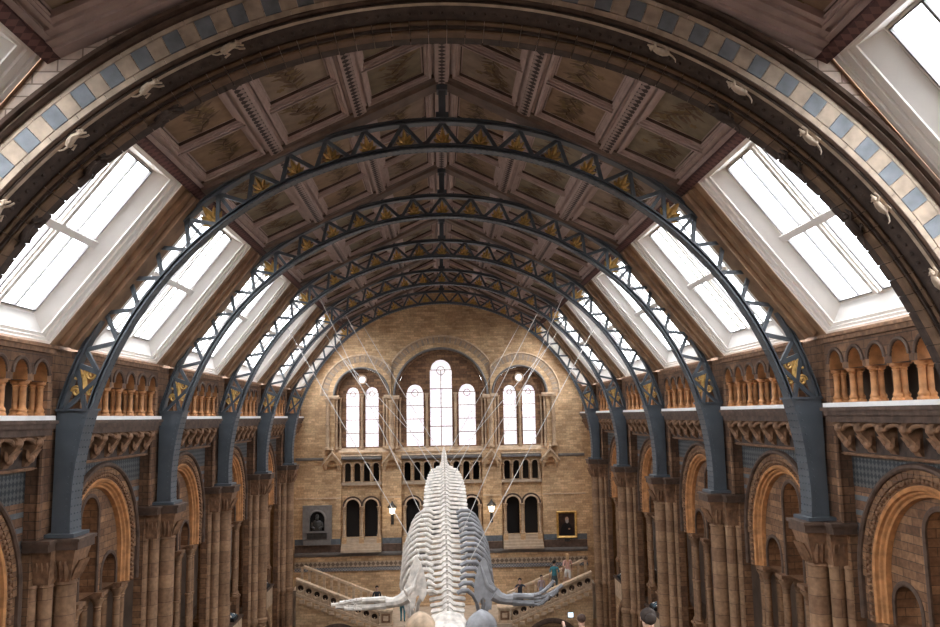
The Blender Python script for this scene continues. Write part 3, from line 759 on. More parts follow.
# --- pier with clustered shafts
def make_pier():
    at = (9.2, 0, -17)
    root = empty('stone_pier', at, '', 'pier', 'clustered piers carrying the iron arches')
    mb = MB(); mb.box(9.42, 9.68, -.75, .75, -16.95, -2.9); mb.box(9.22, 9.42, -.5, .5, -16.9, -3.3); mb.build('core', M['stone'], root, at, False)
    def sh(x, y, r, name='shaft'):
        m_ = MB(); p = [(r * 1.7, -16.95), (r * 1.7, -16.3), (r * 1.15, -16.2), (r, -16.1), (r, -9.75), (r * 1.22, -9.7), (r * 1.22, -9.55), (r, -9.5), (r, -3.72), (r * 1.15, -3.7), (r * 1.02, -3.64)]
        m_.lathe(x, y, p, 18); return m_.build(name, M['shaft'], root, at)
    sh(8.95, 0, .25)
    for s in (-1, 1): sh(9.2, s * .42, .16); sh(9.44, s * .6, .12)
    # carved capital, flaring to the ledge
    mb = MB(); mb.taper((8.74, 9.4, -.26, .26), (8.56, 9.4, -.44, .44), -3.64, -2.9)
    for i in range(5):
        for s in (-1, 1): leaf_shape(mb, (8.82 + .12 * i, s * .27, -3.62), (-.1, s * .35, 1), .5, .16, (0, s, 0), .05)
    for i in range(4): leaf_shape(mb, (8.73, -.2 + .135 * i, -3.62), (-.45, 0, 1), .5, .15, (-1, 0, 0), .05)
    mb.build('capital', M['carved'], root, at)
    for s in (-1, 1):
        mb = MB(); ya, yb = sorted((s * .28, s * .6)); mb.taper((9.06, 9.4, ya, yb), (9.0, 9.42, min(s * .45, s * .66), max(s * .45, s * .66)), -3.64, -2.9)
        for i in range(3): leaf_shape(mb, (9.1 + .12 * i, s * .5, -3.62), (-.05, s * .3, 1), .5, .14, (0, s, 0), .05)
        mb.build('side_capital', M['carved'], root, at)
    mb = MB(); mb.box(8.5, 9.42, -.46, .46, -2.9, -2.72); mb.box(8.46, 9.42, -.5, .5, -2.72, -2.645); mb.box(9.0, 9.58, -.82, .82, -2.9, -2.72); mb.box(8.95, 9.58, -.86, .86, -2.72, -2.645); mb.box(9.58, 10.4, -.75, .75, -2.9, -2.645); mb.build('impost', M['dark_stone'], root, at, False)
    # pilaster behind the iron foot
    mb = MB(); mb.box(9.3, 9.61, -.75, .75, -2.64, 1.76); mb.lathe(9.3, -.72, [(.07, -2.6), (.07, -.35)], 8); mb.lathe(9.3, .72, [(.07, -2.6), (.07, -.35)], 8); mb.build('pilaster', M['stone_band'], root, at, False)
    mb = MB(); mb.box(9.24, 9.3, -.74, .74, -.13, .06); mb.box(9.23, 9.3, -.75, .75, .06, .165); mb.build('cornice_return', M['dark_stone'], root, at, False)
    return root
def fix_gallery(root, at):
    for o in kids(root):
        if o.name.startswith('colonnette'): pass
bal, cor, gal, pier = make_balustrade(), make_corbels(), make_gallery(), make_pier()
for o in kids(gal):
    if o.name.split('.')[0] == 'colonnette': pass
def spread(proto, base, centres, text):
    first = True
    for sd in (1, -1):
        for i, (yc, ky) in enumerate(centres):
            loc = (sd * base[0], yc, base[2]); rot = 0 if sd > 0 else PI
            if first: o = proto; o.location = (loc[0], loc[1], loc[2] + H); first = False
            else: o = copy_tree(proto, loc, rot)
            o.scale = (1, ky, 1); o['label'] = text(i, sd)
cen = [(b, 1.) for b in bays] + [(50.42, .71)]
pos = ['in the bay before the first iron arch', 'between first and second iron arches', 'between second and third iron arches', 'between third and fourth iron arches', 'between fourth and fifth iron arches', 'between fifth iron arch and end wall']
spread(bal, (9.35, 0, .12), cen, lambda i, s: 'orange-columned arcade under the skylight, %s, %s side' % (pos[i], SIDE[s]))
spread(cor, (9.5, 0, -1.1), cen, lambda i, s: 'carved brown corbel table %s, %s side' % (pos[i], SIDE[s]))
spread(gal, (9.9, 0, -9.9), cen[:5], lambda i, s: 'great round gallery arch %s, %s side' % (pos[i], SIDE[s]))
spread(pier, (9.2, 0, -17), [(Y1 + S * k, 1.) for k in range(5)], lambda i, s: 'clustered stone pier under the %s iron arch, %s side' % (ORD[i], SIDE[s]))

# --- shells
for s, nm in ((1, 'wall_right'), (-1, 'wall_left')):
    mb = MB()
    def bx(x0, x1, y0, y1, z0, z1, m_=0):
        a, b = sorted((s * x0, s * x1)); mb.box(a, b, y0, y1, z0, z1, m_)
    bx(13.5, 13.8, YA, YW + .6, -17, 2.4, 1)
    bx(10.52, 13.5, 13, YW, -.6, -.1, 1)             # floor of the upper walk
    bx(9.62, 13.5, 13, YW, -.05, .10, 1)
    bx(9.58, 13.6, 13, YW, 1.8, 2.4, 1)              # its roof
    bx(10.6, 13.5, 13, YW - .1, -10.3, -9.92, 1)       # gallery floor
    bx(11.9, 12.1, 13, YW, .1, 1.8, 1)
    # ground-floor wall with an arch in each bay
    ops = [(b, 1.75, -17, -12.0) for b in bays]
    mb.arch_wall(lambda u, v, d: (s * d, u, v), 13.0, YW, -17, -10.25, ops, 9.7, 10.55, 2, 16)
    for yc in bays: mb.ring([(1.75, 9.72), (1.75, 9.62), (1.85, 9.58), (2.05, 9.6), (2.1, 9.66), (2.1, 9.72)], 0, PI, 24, lambda u, v, d: (s * d, yc + u, -12 + v), 3)
    bx(9.62, 10.5, Y1 + 4 * S + .76, YW, -10.25, -.35, 2); bx(9.69, 13.4, YW - .3, YW + .4, -17, 2.3, 2)
    # plain walls of the hall around the viewpoint
    bx(9.7, 10.5, YA, 12.0, -17, 1.78, 4)
    # upper wall behind the spandrels
    bx(10.5, 10.56, 13, YW, -2.0, -.1, 1)
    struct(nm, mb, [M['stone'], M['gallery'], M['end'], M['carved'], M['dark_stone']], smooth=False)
mb = MB(); mb.box(-13.8, 13.8, YA, YW + 1, -17.2, -17); struct('floor', mb, M['floor'])
mb = MB(); mb.box(-13.8, 13.8, YA - .3, YA, -17, 9.2); struct('wall_back', mb, M['dark_stone'])

# ------------------------------------------------------------------ end wall
EX = -.1
W = XZ(EX, 0)
mb = MB()
# upper field, cut for the three great arches
sp = [(-5.18, 1.75, -2.2, 1.45), (0, 3.03, -2.2, 1.4), (5.18, 1.75, -2.2, 1.45)]
mb.arch_wall(W, -9.7, 9.9, -2.3, lambda u: roof_z(min(9.1, abs(u + EX))) + .42, sp, YW, YW + .5, 0, 24)
mb.box(EX - 9.7, EX + 9.9, YW + .5, YW + .9, -17, -9.98, 0)
# lower field: flat piers stand forward, recessed bays between
for x0, x1 in ((-9.7, -6.5), (-3.85, -2.62), (2.62, 3.85), (6.5, 9.9)): mb.box(EX + x0, EX + x1, YW - .02, YW + .5, -8.45, -2.28)
for x0, x1, cs, ds in ((-6.5, -3.85, [-6.1 + .615 * i for i in range(4)], (-5.77, -4.58)), (-2.62, 2.62, [-2.24 + .64 * i for i in range(8)], (-1.9, -.645, .645, 1.9)), (3.85, 6.5, [4.25 + .615 * i for i in range(4)], (4.58, 5.77))):
    mb.arch_wall(W, x0, x1, -5.0, -2.5, [(c, .2, -4.1, -3.1) for c in cs], YW + .28, YW + .6)
    mb.arch_wall(W, x0, x1, -8.45, -5.0, [(c, .44, -7.6, -5.66) for c in ds], YW + .28, YW + .6)
mb.box(EX - 9.7, EX + 9.9, YW, YW + .5, -17, -9.62); mb.box(EX - 9.7, EX + 9.9, YW + .05, YW + .5, -9.62, -8.45)
end = struct('wall_end', mb, M['end'])
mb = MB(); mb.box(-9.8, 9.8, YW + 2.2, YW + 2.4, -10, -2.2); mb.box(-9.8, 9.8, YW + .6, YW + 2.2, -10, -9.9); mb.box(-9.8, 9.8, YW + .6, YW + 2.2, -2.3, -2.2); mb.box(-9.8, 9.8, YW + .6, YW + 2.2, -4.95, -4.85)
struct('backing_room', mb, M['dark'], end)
# string courses and friezes
tn = [0]
def trim(mb, mats):
    tn[0] += 1; return struct('trim_%d' % tn[0], mb, mats, smooth=False)
mb = MB()
for x0, x1 in ((-9.4, -7.6), (-6.45, -3.9), (-2.6, 2.6), (3.9, 6.45), (7.6, 9.3)): mb.box(EX + x0, EX + x1, YW - .12, YW + .4, -2.62, -2.5); mb.box(EX + x0, EX + x1, YW - .06, YW + .4, -2.68, -2.62)
trim(mb, M['greystone'])
mb = MB()
for x0, x1 in ((-9.4, -6.5), (-3.85, -2.62), (2.62, 3.85), (6.5, 9.3)): mb.box(EX + x0, EX + x1, YW - .07, YW, -5.12, -5.04)
trim(mb, M['end_trim'])
mb = MB(); mb.box(EX - 9.4, EX + 9.3, YW - .2, YW + .5, -8.58, -8.46); mb.box(EX - 9.4, EX + 9.3, YW - .12, YW + .5, -8.7, -8.58); trim(mb, M['greystone'])
mb = MB(); mb.box(EX - 9.4, EX + 9.3, YW - .06, YW + .5, -9.02, -8.72, 2); mb.box(EX - 9.4, EX + 9.3, YW - .06, YW + .5, -9.36, -9.02, 0); mb.box(EX - 9.4, EX + 9.3, YW - .08, YW + .5, -9.62, -9.4, 1); trim(mb, [M['zigzag'], M['bluefrieze'], M['end']])
mb = MB()
for x0, x1 in ((-9.4, -6.5), (-3.85, -2.62), (2.62, 3.85), (6.5, 9.3)): mb.box(EX + x0, EX + x1, YW - .04, YW - .02, -7.98, -7.62, 0); mb.box(EX + x0, EX + x1, YW - .05, YW - .02, -8.45, -8.0, 1)
trim(mb, [M['blue'], M['dark_stone']])
# great window arches: rings clipped where neighbours meet
def clipx(lo, hi): return lambda x: min(hi, max(lo, x))
def window_arch(xc, zc, ri, ro, lo, hi, lights, ocu, lab):
    at = (EX + xc, YW, -2.2)
    root = empty('window_arch', at, lab, 'window arch')
    cx = clipx(lo + EX, hi + EX)
    F = lambda u, v, d: (cx(EX + xc + u), d, zc + v)
    a_ = 0.
    def ring(prof, name, m_, n=48):
        mb = MB(); mb.ring(prof, 0, PI, n, F); return mb.build(name, m_, root, at)
    mb = MB(); k = int(PI * ro / .2)
    for i in range(k):
        mb.ring([(ri + (ro - ri) * .45, YW), (ri + (ro - ri) * .45, YW - .07), (ro - .14, YW - .07), (ro - .14, YW)], PI * i / k + .006, PI * (i + 1) / k - .006, 1, F, i % 2)
    mb.build('voussoirs', [M['end_shaft'], M['greybrown']], root, at, False)
    ring([(ro - .13, YW), (ro - .13, YW - .1), (ro - .08, YW - .15), (ro, YW - .13), (ro, YW)], 'hood_mould', M['end_trim'])
    ring([(ri + .12, YW), (ri + .12, YW - .05), (ri + (ro - ri) * .45 - .02, YW - .05), (ri + (ro - ri) * .45 - .02, YW)], 'inner_ring', M['end'])
    ring([(ri - .02, YW + .45), (ri - .02, YW - .05), (ri + .04, YW - .1), (ri + .11, YW - .05), (ri + .11, YW)], 'roll_mould', M['greystone'])
    ring([(ri - .16, YW + .48), (ri - .16, YW + .24), (ri - .1, YW + .2), (ri - .03, YW + .24), (ri - .03, YW + .48)], 'recessed_order', M['carved'])
    # tympanum pierced by the lights; darker stone carries its recess shade
    mb = MB(); top = lambda u: zc + math.sqrt(max(0, (ri - .02) ** 2 - (u - xc) ** 2)) if abs(u - xc) < ri - .02 else zc
    mb.arch_wall(W, xc - ri + .03, xc + ri - .03, -2.2, top, [(c, h, -1.88, zs) for c, h, zs in lights], YW + .48, YW + .8, 0, 14)
    mb.build('tympanum', M['stone'], root, at)
    mb = MB(); mb.add([W(xc - ri, -2.45, YW - .02), W(xc + ri, -2.45, YW - .02), W(xc + ri, -1.95, YW + .46), W(xc - ri, -1.95, YW + .46), W(xc - ri, -2.45, YW + .46), W(xc + ri, -2.45, YW + .46)], [(0, 1, 2, 3), (0, 4, 5, 1), (3, 2, 5, 4)]); mb.build('sloping_sill', M['end_trim'], root, at, False)
    for s in (-1, 1):
        for dx, dy, r in ((ri - .1, .2, .09), (ri - .32, .4, .07)):
            mb = MB(); mb.lathe(EX + xc + s * dx, YW + dy, col_prof(-2.0, zc - .1, r, (-.3,)), 10); mb.build('jamb_shaft', M['end_shaft'], root, at)
        mb = MB(); xa, xb = sorted((s * (ri - .3), s * (ri + .6)))
        xa, xb = cx(EX + xc + xa), cx(EX + xc + xb); mb.box(xa, xb, YW - .2, YW + .45, zc - .1, zc + .02); mb.box(xa, xb, YW - .14, YW + .45, zc - .2, zc - .1); mb.build('impost', M['end_trim'], root, at, False)
    ls = sorted(lights)
    for (c1, h1, z1), (c2, h2, z2) in zip(ls, ls[1:]):
        mb = MB(); mb.lathe(EX + (c1 + h1 + c2 - h2) / 2, YW + .4, col_prof(-1.98, min(z1, z2) - .05, .085, (-.2,)), 10); mb.build('mullion_shaft', M['end_shaft'], root, at)
    return root
cl = [(-1.72, .56, 1.62), (0, .72, 3.08), (1.72, .56, 1.62)]
def sl(x): return [(x - .63, .43, 1.62), (x + .63, .43, 1.62)]
window_arch(-5.18, 1.45, 1.75, 2.7, -9, -3.23, sl(-5.18), 1, 'twin-light arched window surround with small round light, above the memorial niche side')
window_arch(0, 1.4, 3.03, 3.95, -3.21, 3.21, cl, 0, 'big central arched surround holding three tall lights on the end wall')
window_arch(5.18, 1.45, 1.75, 2.7, 3.23, 9, sl(5.18), 1, 'twin-light arched window surround with small round light, above the framed portrait')
# outer responds beside the side windows
for s in (-1, 1):
    nm = tag(MB().lathe(EX + s * 7.35, YW - .16, col_prof(-2.0, 1.22, .12, (-.4,)), 12).build('wall_shaft', M['end_shaft'], None, (EX + s * 7.35, YW - .16, -2.0)), 'slim engaged shaft outermost beside the twin-light window, %s side' % SIDE[s], 'shaft', 'slim shafts beside the windows')
    nm = tag(MB().lathe(EX + s * 3.22, YW - .16, col_prof(-2.0, 1.12, .13, (-.4,)), 12).build('wall_shaft', M['end_shaft'], None, (EX + s * 3.22, YW - .16, -2.0)), 'slim shaft between the central window and twin window, %s side' % SIDE[s], 'shaft', 'slim shafts beside the windows')
def glazing(c, h, zb, zs):
    pts = [(c - h, zb), (c + h, zb)] + [(c + h * cos(PI * i / 14), zs + h * sin(PI * i / 14)) for i in range(15)]
    wn[0] += 1
    o = struct('window_%d' % wn[0], MB().ext(pts, W, YW + .66, YW + .68), M['stained'], smooth=False)
    mb = MB()
    for z in (zb + (zs - zb) * k for k in (.25, .5, .75, 1)): mb.box(EX + c - h, EX + c + h, YW + .63, YW + .66, z - .022, z + .022)
    if h > .6: mb.box(EX + c - .025, EX + c + .025, YW + .63, YW + .66, zb, zs)
    mb.ring([(h - .05, YW + .66), (h - .05, YW + .6), (h, YW + .6), (h, YW + .66)], 0, PI, 14, XZ(EX + c, zs))
    mb.ring([(h * .35, YW + .66), (h * .35, YW + .62), (h * .35 + .04, YW + .62), (h * .35 + .04, YW + .66)], 0, 2 * PI, 16, XZ(EX + c, zs - .05))
    mb.build('leading', M['carved'], o, (0, 0, 0), False)
    return o
for c, h, zs in cl + sl(-5.18) + sl(5.18): glazing(c, h, -1.88, zs)
for s in (-1, 1):
    wn[0] += 1
    pts = [(s * 5.18 + .24 * cos(2 * PI * i / 20), 2.5 + .24 * sin(2 * PI * i / 20)) for i in range(20)]
    o = struct('window_%d' % wn[0], MB().ext(pts, W, YW + .44, YW + .475), M['stained'], smooth=False)
    MB().ring([(.22, YW + .48), (.22, YW + .38), (.27, YW + .36), (.32, YW + .4), (.32, YW + .48)], 0, 2 * PI, 24, XZ(EX + s * 5.18, 2.5)).build('oculus_ring', M['end_trim'], o)
# gabled brackets
gb = None
for i, (x, lb) in enumerate(((-7.05, 'above the memorial niche'), (-3.23, 'above the lantern nearer the niche'), (3.23, 'above the lantern nearer the portrait'), (7.05, 'above the framed portrait'))):
    if gb is None:
        at = (EX + x, YW - .1, -3.3)
        gb = empty('wall_mounted_bracket', at, '', 'bracket', 'gabled brackets on the end wall')
        mb = MB(); F = lambda u, v, d: (EX + x + u, d, v)
        for s in (-1, 1): mb.ext([(0, -2.1), (s * .62, -2.86), (s * .62, -2.98), (0, -2.24)], F, YW - .4, YW - .03)
        mb.build('gable', M['end_trim'], gb, at, False)
        mb = MB(); mb.arch_wall(F, -.5, .5, -3.05, lambda u: -2.26 - abs(u) * 1.2, [(0, .3, -3.05, -2.98)], YW - .3, YW - .03, 0, 10); mb.build('arched_front', M['end'], gb, at, False)
        mb = MB()
        for s in (-1, 1): mb.taper((EX + x + s * .42 - .04, EX + x + s * .42 + .04, YW - .08, YW - .03), (EX + x + s * .42 - .09, EX + x + s * .42 + .09, YW - .3, YW - .03), -3.35, -3.05)
        mb.build('corbels', M['end_trim'], gb, at, False)
        MB().lathe(EX + x, YW - .22, [(.06, -2.2), (.05, -2.1), (.11, -2.0), (.04, -1.9), (.02, -1.78)], 8).build('finial', M['end_trim'], gb, at)
        o = gb
    else: o = copy_tree(gb, (EX + x, YW - .1, -3.3))
    o['label'] = 'small gabled terracotta bracket ' + lb
# small arcades and twin doorways
def small_arcade(cs, lab, x0, x1):
    at = (EX + (x0 + x1) / 2, YW + .2, -4.3)
    root = empty('small_arcade', at, lab, 'arcade', 'rows of little arches on the end wall')
    mb = MB()
    for c in cs: mb.ring([(.2, YW + .275), (.2, YW + .2), (.25, YW + .17), (.29, YW + .22), (.29, YW + .275)], 0, PI, 10, XZ(EX + c, -3.1))
    mb.build('arch_mouldings', M['end_trim'], root, at)
    mb = MB(); mb.box(EX + x0, EX + x1, YW + .02, YW + .275, -4.3, -4.12); mb.box(EX + x0, EX + x1, YW - .0, YW + .275, -4.2, -4.12); mb.build('sill', M['stepst'], root, at, False)
    edges = [cs[0] - .25] + [(a + b) / 2 for a, b in zip(cs, cs[1:])] + [cs[-1] + .25]
    c0 = None
    for e in edges:
        if c0 is None: c0 = o = MB().lathe(0, 0, col_prof(0, 1.0, .06), 10).build('colonnette', M['end_shaft'], root, (0, 0, 0))
        else: o = c0.copy(); C.objects.link(o)
        o.location = (EX + e - at[0], YW + .15 - at[1], -4.11 - at[2])
    return root
small_arcade([-6.1 + .615 * i for i in range(4)], 'row of four little arches above twin doorway beside the niche', -6.48, -3.87)
small_arcade([-2.24 + .64 * i for i in range(8)], 'row of little arches behind the whale tail on the end wall', -2.6, 2.6)
small_arcade([4.25 + .615 * i for i in range(4)], 'row of four little arches above twin doorway beside the portrait', 3.87, 6.48)
def doorway(ds, x0, x1, lab):
    at = (EX + (x0 + x1) / 2, YW + .2, -8.45)
    root = empty('arched_doorway', at, lab, 'doorway', 'dark arched doorways on the end wall')
    mb = MB()
    for c in ds:
        mb.ring([(.44, YW + .275), (.44, YW + .18), (.49, YW + .15), (.54, YW + .18), (.54, YW + .275)], 0, PI, 14, XZ(EX + c, -5.66), 0)
        mb.ring([(.55, YW + .275), (.55, YW + .2), (.66, YW + .2), (.66, YW + .275)], 0, PI, 14, XZ(EX + c, -5.66), 1)
    mb.build('archivolt', [M['end_trim'], M['dark_stone']], root, at)
    edges = [ds[0] - .52] + [(a + b) / 2 for a, b in zip(ds, ds[1:])] + [ds[-1] + .52]
    c0 = None
    for e in edges:
        if c0 is None:
            m_ = MB().lathe(0, 0, col_prof(0, 1.9, .095), 12); c0 = o = m_.build('colonnette', M['end_shaft'], root, (0, 0, 0)); p0 = p = MB().box(-.15, .15, -.12, .13, -.89, 0).build('pedestal', M['end'], root, (0, 0, 0))
        else: o = c0.copy(); C.objects.link(o); p = p0.copy(); C.objects.link(p)
        for q in (o, p): q.location = (EX + e - at[0], YW + .08 - at[1], -7.55 - at[2])
    mb = MB(); nst = 5
    for i in range(nst):
        mb.box(EX + x0, EX + x1, YW - .42 + i * .14, YW + .275, -8.44 + .168 * i, -8.44 + .168 * (i + 1))
    mb.build('steps', M['stepst'], root, at, False)
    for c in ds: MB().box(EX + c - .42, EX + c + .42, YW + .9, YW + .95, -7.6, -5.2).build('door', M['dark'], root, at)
    return root
doorway((-5.77, -4.58), -6.46, -3.9, 'twin dark arched doorway with steps beside the memorial niche')
doorway((-1.9, -.645, .645, 1.9), -2.58, 2.58, 'row of dark arched doorways behind the whale skeleton')
doorway((4.58, 5.77), 3.9, 6.46, 'twin dark arched doorway with steps beside the framed portrait')
# wall lanterns
def lantern():
    at = (0, 0, 0)
    root = empty('wall_lantern', at, '', 'lantern', 'lit lanterns on the end wall')
    MB().tube([(0, .25, -.75), (0, .12, -.8), (0, .0, -.6), (0, 0, -.42)], .035, 8).tube([(0, .25, -.45), (0, .12, -.6), (0, .02, -.45)], .02, 6).box(-.09, .09, .24, .29, -1.05, -.4).build('bracket', M['bronze'], root, at)
    MB().lathe(0, 0, [(.1, -.36), (.15, -.32), (.21, .02), (.19, .04)], 6).build('lamp_glass', M['lamp'], root, at)
    MB().lathe(0, 0, [(.31, .03), (.3, .08), (.12, .26), (.08, .34), (.05, .36), (.03, .45)], 6).build('lamp_roof', M['bronze'], root, at)
    mb = MB()
    for i in range(6):
        a = 2 * PI * i / 6; mb.tube([(.155 * cos(a), .155 * sin(a), -.35), (.22 * cos(a), .22 * sin(a), .03)], .02, 4)
    mb.build('lamp_frame', M['bronze'], root, at); return root
l1 = lantern(); l1.location = (EX - 3.2, YW - .33, -5.75 + H); l1['label'] = 'lit wall lantern on the stone pier nearer the memorial niche'
l2 = copy_tree(l1, (EX + 3.15, YW - .33, -5.75), label='lit wall lantern on the stone pier nearer the framed portrait')
# memorial niche with a bronze half figure
at = (EX - 7.97, YW - .1, -7.95)
root = empty('memorial_niche', at, 'grey stone memorial with dark bronze bust in an arched niche', 'memorial')
mx = -7.97
mb = MB(); mb.arch_wall(W, mx - .92, mx + .92, -7.6, -5.5, [(mx, .47, -7.1, -6.35)], YW - .26, YW - .06, 0, 16); mb.build('surround', M['greystone'], root, at, False)
mb = MB(); mb.box(EX + mx - .86, EX + mx + .86, YW - .3, YW - .03, -7.95, -7.62); mb.box(EX + mx - .7, EX + mx + .7, YW - .4, YW - .27, -7.17, -7.08); mb.box(EX + mx - .62, EX + mx + .62, YW - .33, YW - .27, -7.55, -7.22, 1); mb.build('plinth', [M['greystone'], M['bronze']], root, at, False)
MB().ring([(.47, YW - .26), (.47, YW - .31), (.52, YW - .34), (.6, YW - .3), (.6, YW - .26)], 0, PI, 18, XZ(EX + mx, -6.35)).build('arch_mould', M['greystone'], root, at)
MB().box(EX + mx - .5, EX + mx + .5, YW - .06, YW - .04, -7.1, -5.85).build('niche_back', M['dark'], root, at)
mb = MB(); cx_ = EX + mx
mb.tube([(cx_, YW - .2, -7.06), (cx_, YW - .2, -6.85), (cx_, YW - .2, -6.6), (cx_, YW - .2, -6.45), (cx_, YW - .21, -6.4)], [.3, .28, .33, .24, .09], 14, 0, .42)
mb.tube([(cx_, YW - .2, -6.5), (cx_, YW - .22, -6.33)], [.1, .08], 10); mb.ball((cx_, YW - .22, -6.2), (.12, .14, .17), 12, 10); mb.ball((cx_, YW - .35, -6.22), (.025, .04, .04), 6, 5); mb.ball((cx_, YW - .3, -6.33), (.1, .1, .12), 10, 8)
for s in (-1, 1): mb.tube([(cx_ + s * .27, YW - .2, -6.55), (cx_ + s * .34, YW - .24, -6.8), (cx_ + s * .14, YW - .36, -6.92)], [.1, .09, .06], 10)
mb.build('bronze_figure', M['bronze'], root, at)
# framed portrait: a dark-coated sitter
px_, pz0, pz1 = EX + 8.0, -7.88, -6.18
at = (px_, YW - .1, pz0)
root = empty('framed_portrait', at, 'gilt-framed dark oil portrait of a bearded sitter on the end wall', 'painting')
mb = MB()
F4 = [(.66, 0), (.66, -.1), (.6, -.13), (.55, -.1), (.52, -.04)]
hw, hh = .66, (pz1 - pz0) / 2; zc_ = (pz0 + pz1) / 2
for (i0, d0), (i1, d1) in zip([(0, -.04), (0, -.14), (.05, -.17), (.1, -.13), (.14, -.1)], [(0, -.14), (.05, -.17), (.1, -.13), (.14, -.1), (.14, -.05)]):
    A = [(px_ + sx * (hw - i0), YW + d0, zc_ + sz * (hh - i0)) for sx, sz in ((-1, -1), (1, -1), (1, 1), (-1, 1))]; B = [(px_ + sx * (hw - i1), YW + d1, zc_ + sz * (hh - i1)) for sx, sz in ((-1, -1), (1, -1), (1, 1), (-1, 1))]
    mb.add(A + B, [(k, (k + 1) % 4, 4 + (k + 1) % 4, 4 + k) for k in range(4)])
mb.build('gilt_frame', M['gold'], root, at, False)
mp1, mp2, mp3 = plain('dark_oil_ground', (.045, .025, .018), .4, 0, .4, 3), plain('black_painted_coat', (.012, .011, .012), .4), plain('painted_flesh', (.45, .27, .18), .5)
mp4 = plain('painted_grey_beard', (.34, .30, .27), .5)
def disc(cx, cz, rx, rz, d, m_, n=18): mb.add([(cx + rx * cos(2 * PI * i / n), YW + d, cz + rz * sin(2 * PI * i / n)) for i in range(n)], [tuple(range(n))], m_)
mb = MB(); mb.add([(px_ + sx * .53, YW - .055, zc_ + sz * (hh - .13)) for sx, sz in ((-1, -1), (1, -1), (1, 1), (-1, 1))], [(0, 1, 2, 3)], 0)
mb.add([(px_ + u, YW - .056, zc_ + v) for u, v in ((-.42, -.7), (.42, -.7), (.36, -.2), (.2, .08), (.04, .16), (-.12, .12), (-.3, -.05), (-.4, -.3))], [tuple(range(8))], 1)
disc(px_ + .02, zc_ + .33, .115, .15, -.057, 2); disc(px_ + .03, zc_ + .2, .1, .13, -.058, 3); disc(px_ + .16, zc_ - .28, .07, .05, -.058, 2)
mb.build('canvas', [mp1, mp2, mp3, mp4], root, at, False)
MB().box(px_ - .16, px_ + .16, YW - .12, YW - .05, pz0 - .22, pz0 - .06).build('name_plate', M['bronze'], root, at)
# dark panel on the lower wall
tag(MB().box(-2.75, -2.15, YW - .12, YW - .005, -10.7, -9.8).box(-2.7, -2.2, YW - .14, YW - .12, -10.65, -9.85).build('wall_plaque', M['dark'], None, (-2.45, YW - .1, -10.7)), 'small dark square plaque on the lower wall beside the whale ribs', 'plaque')

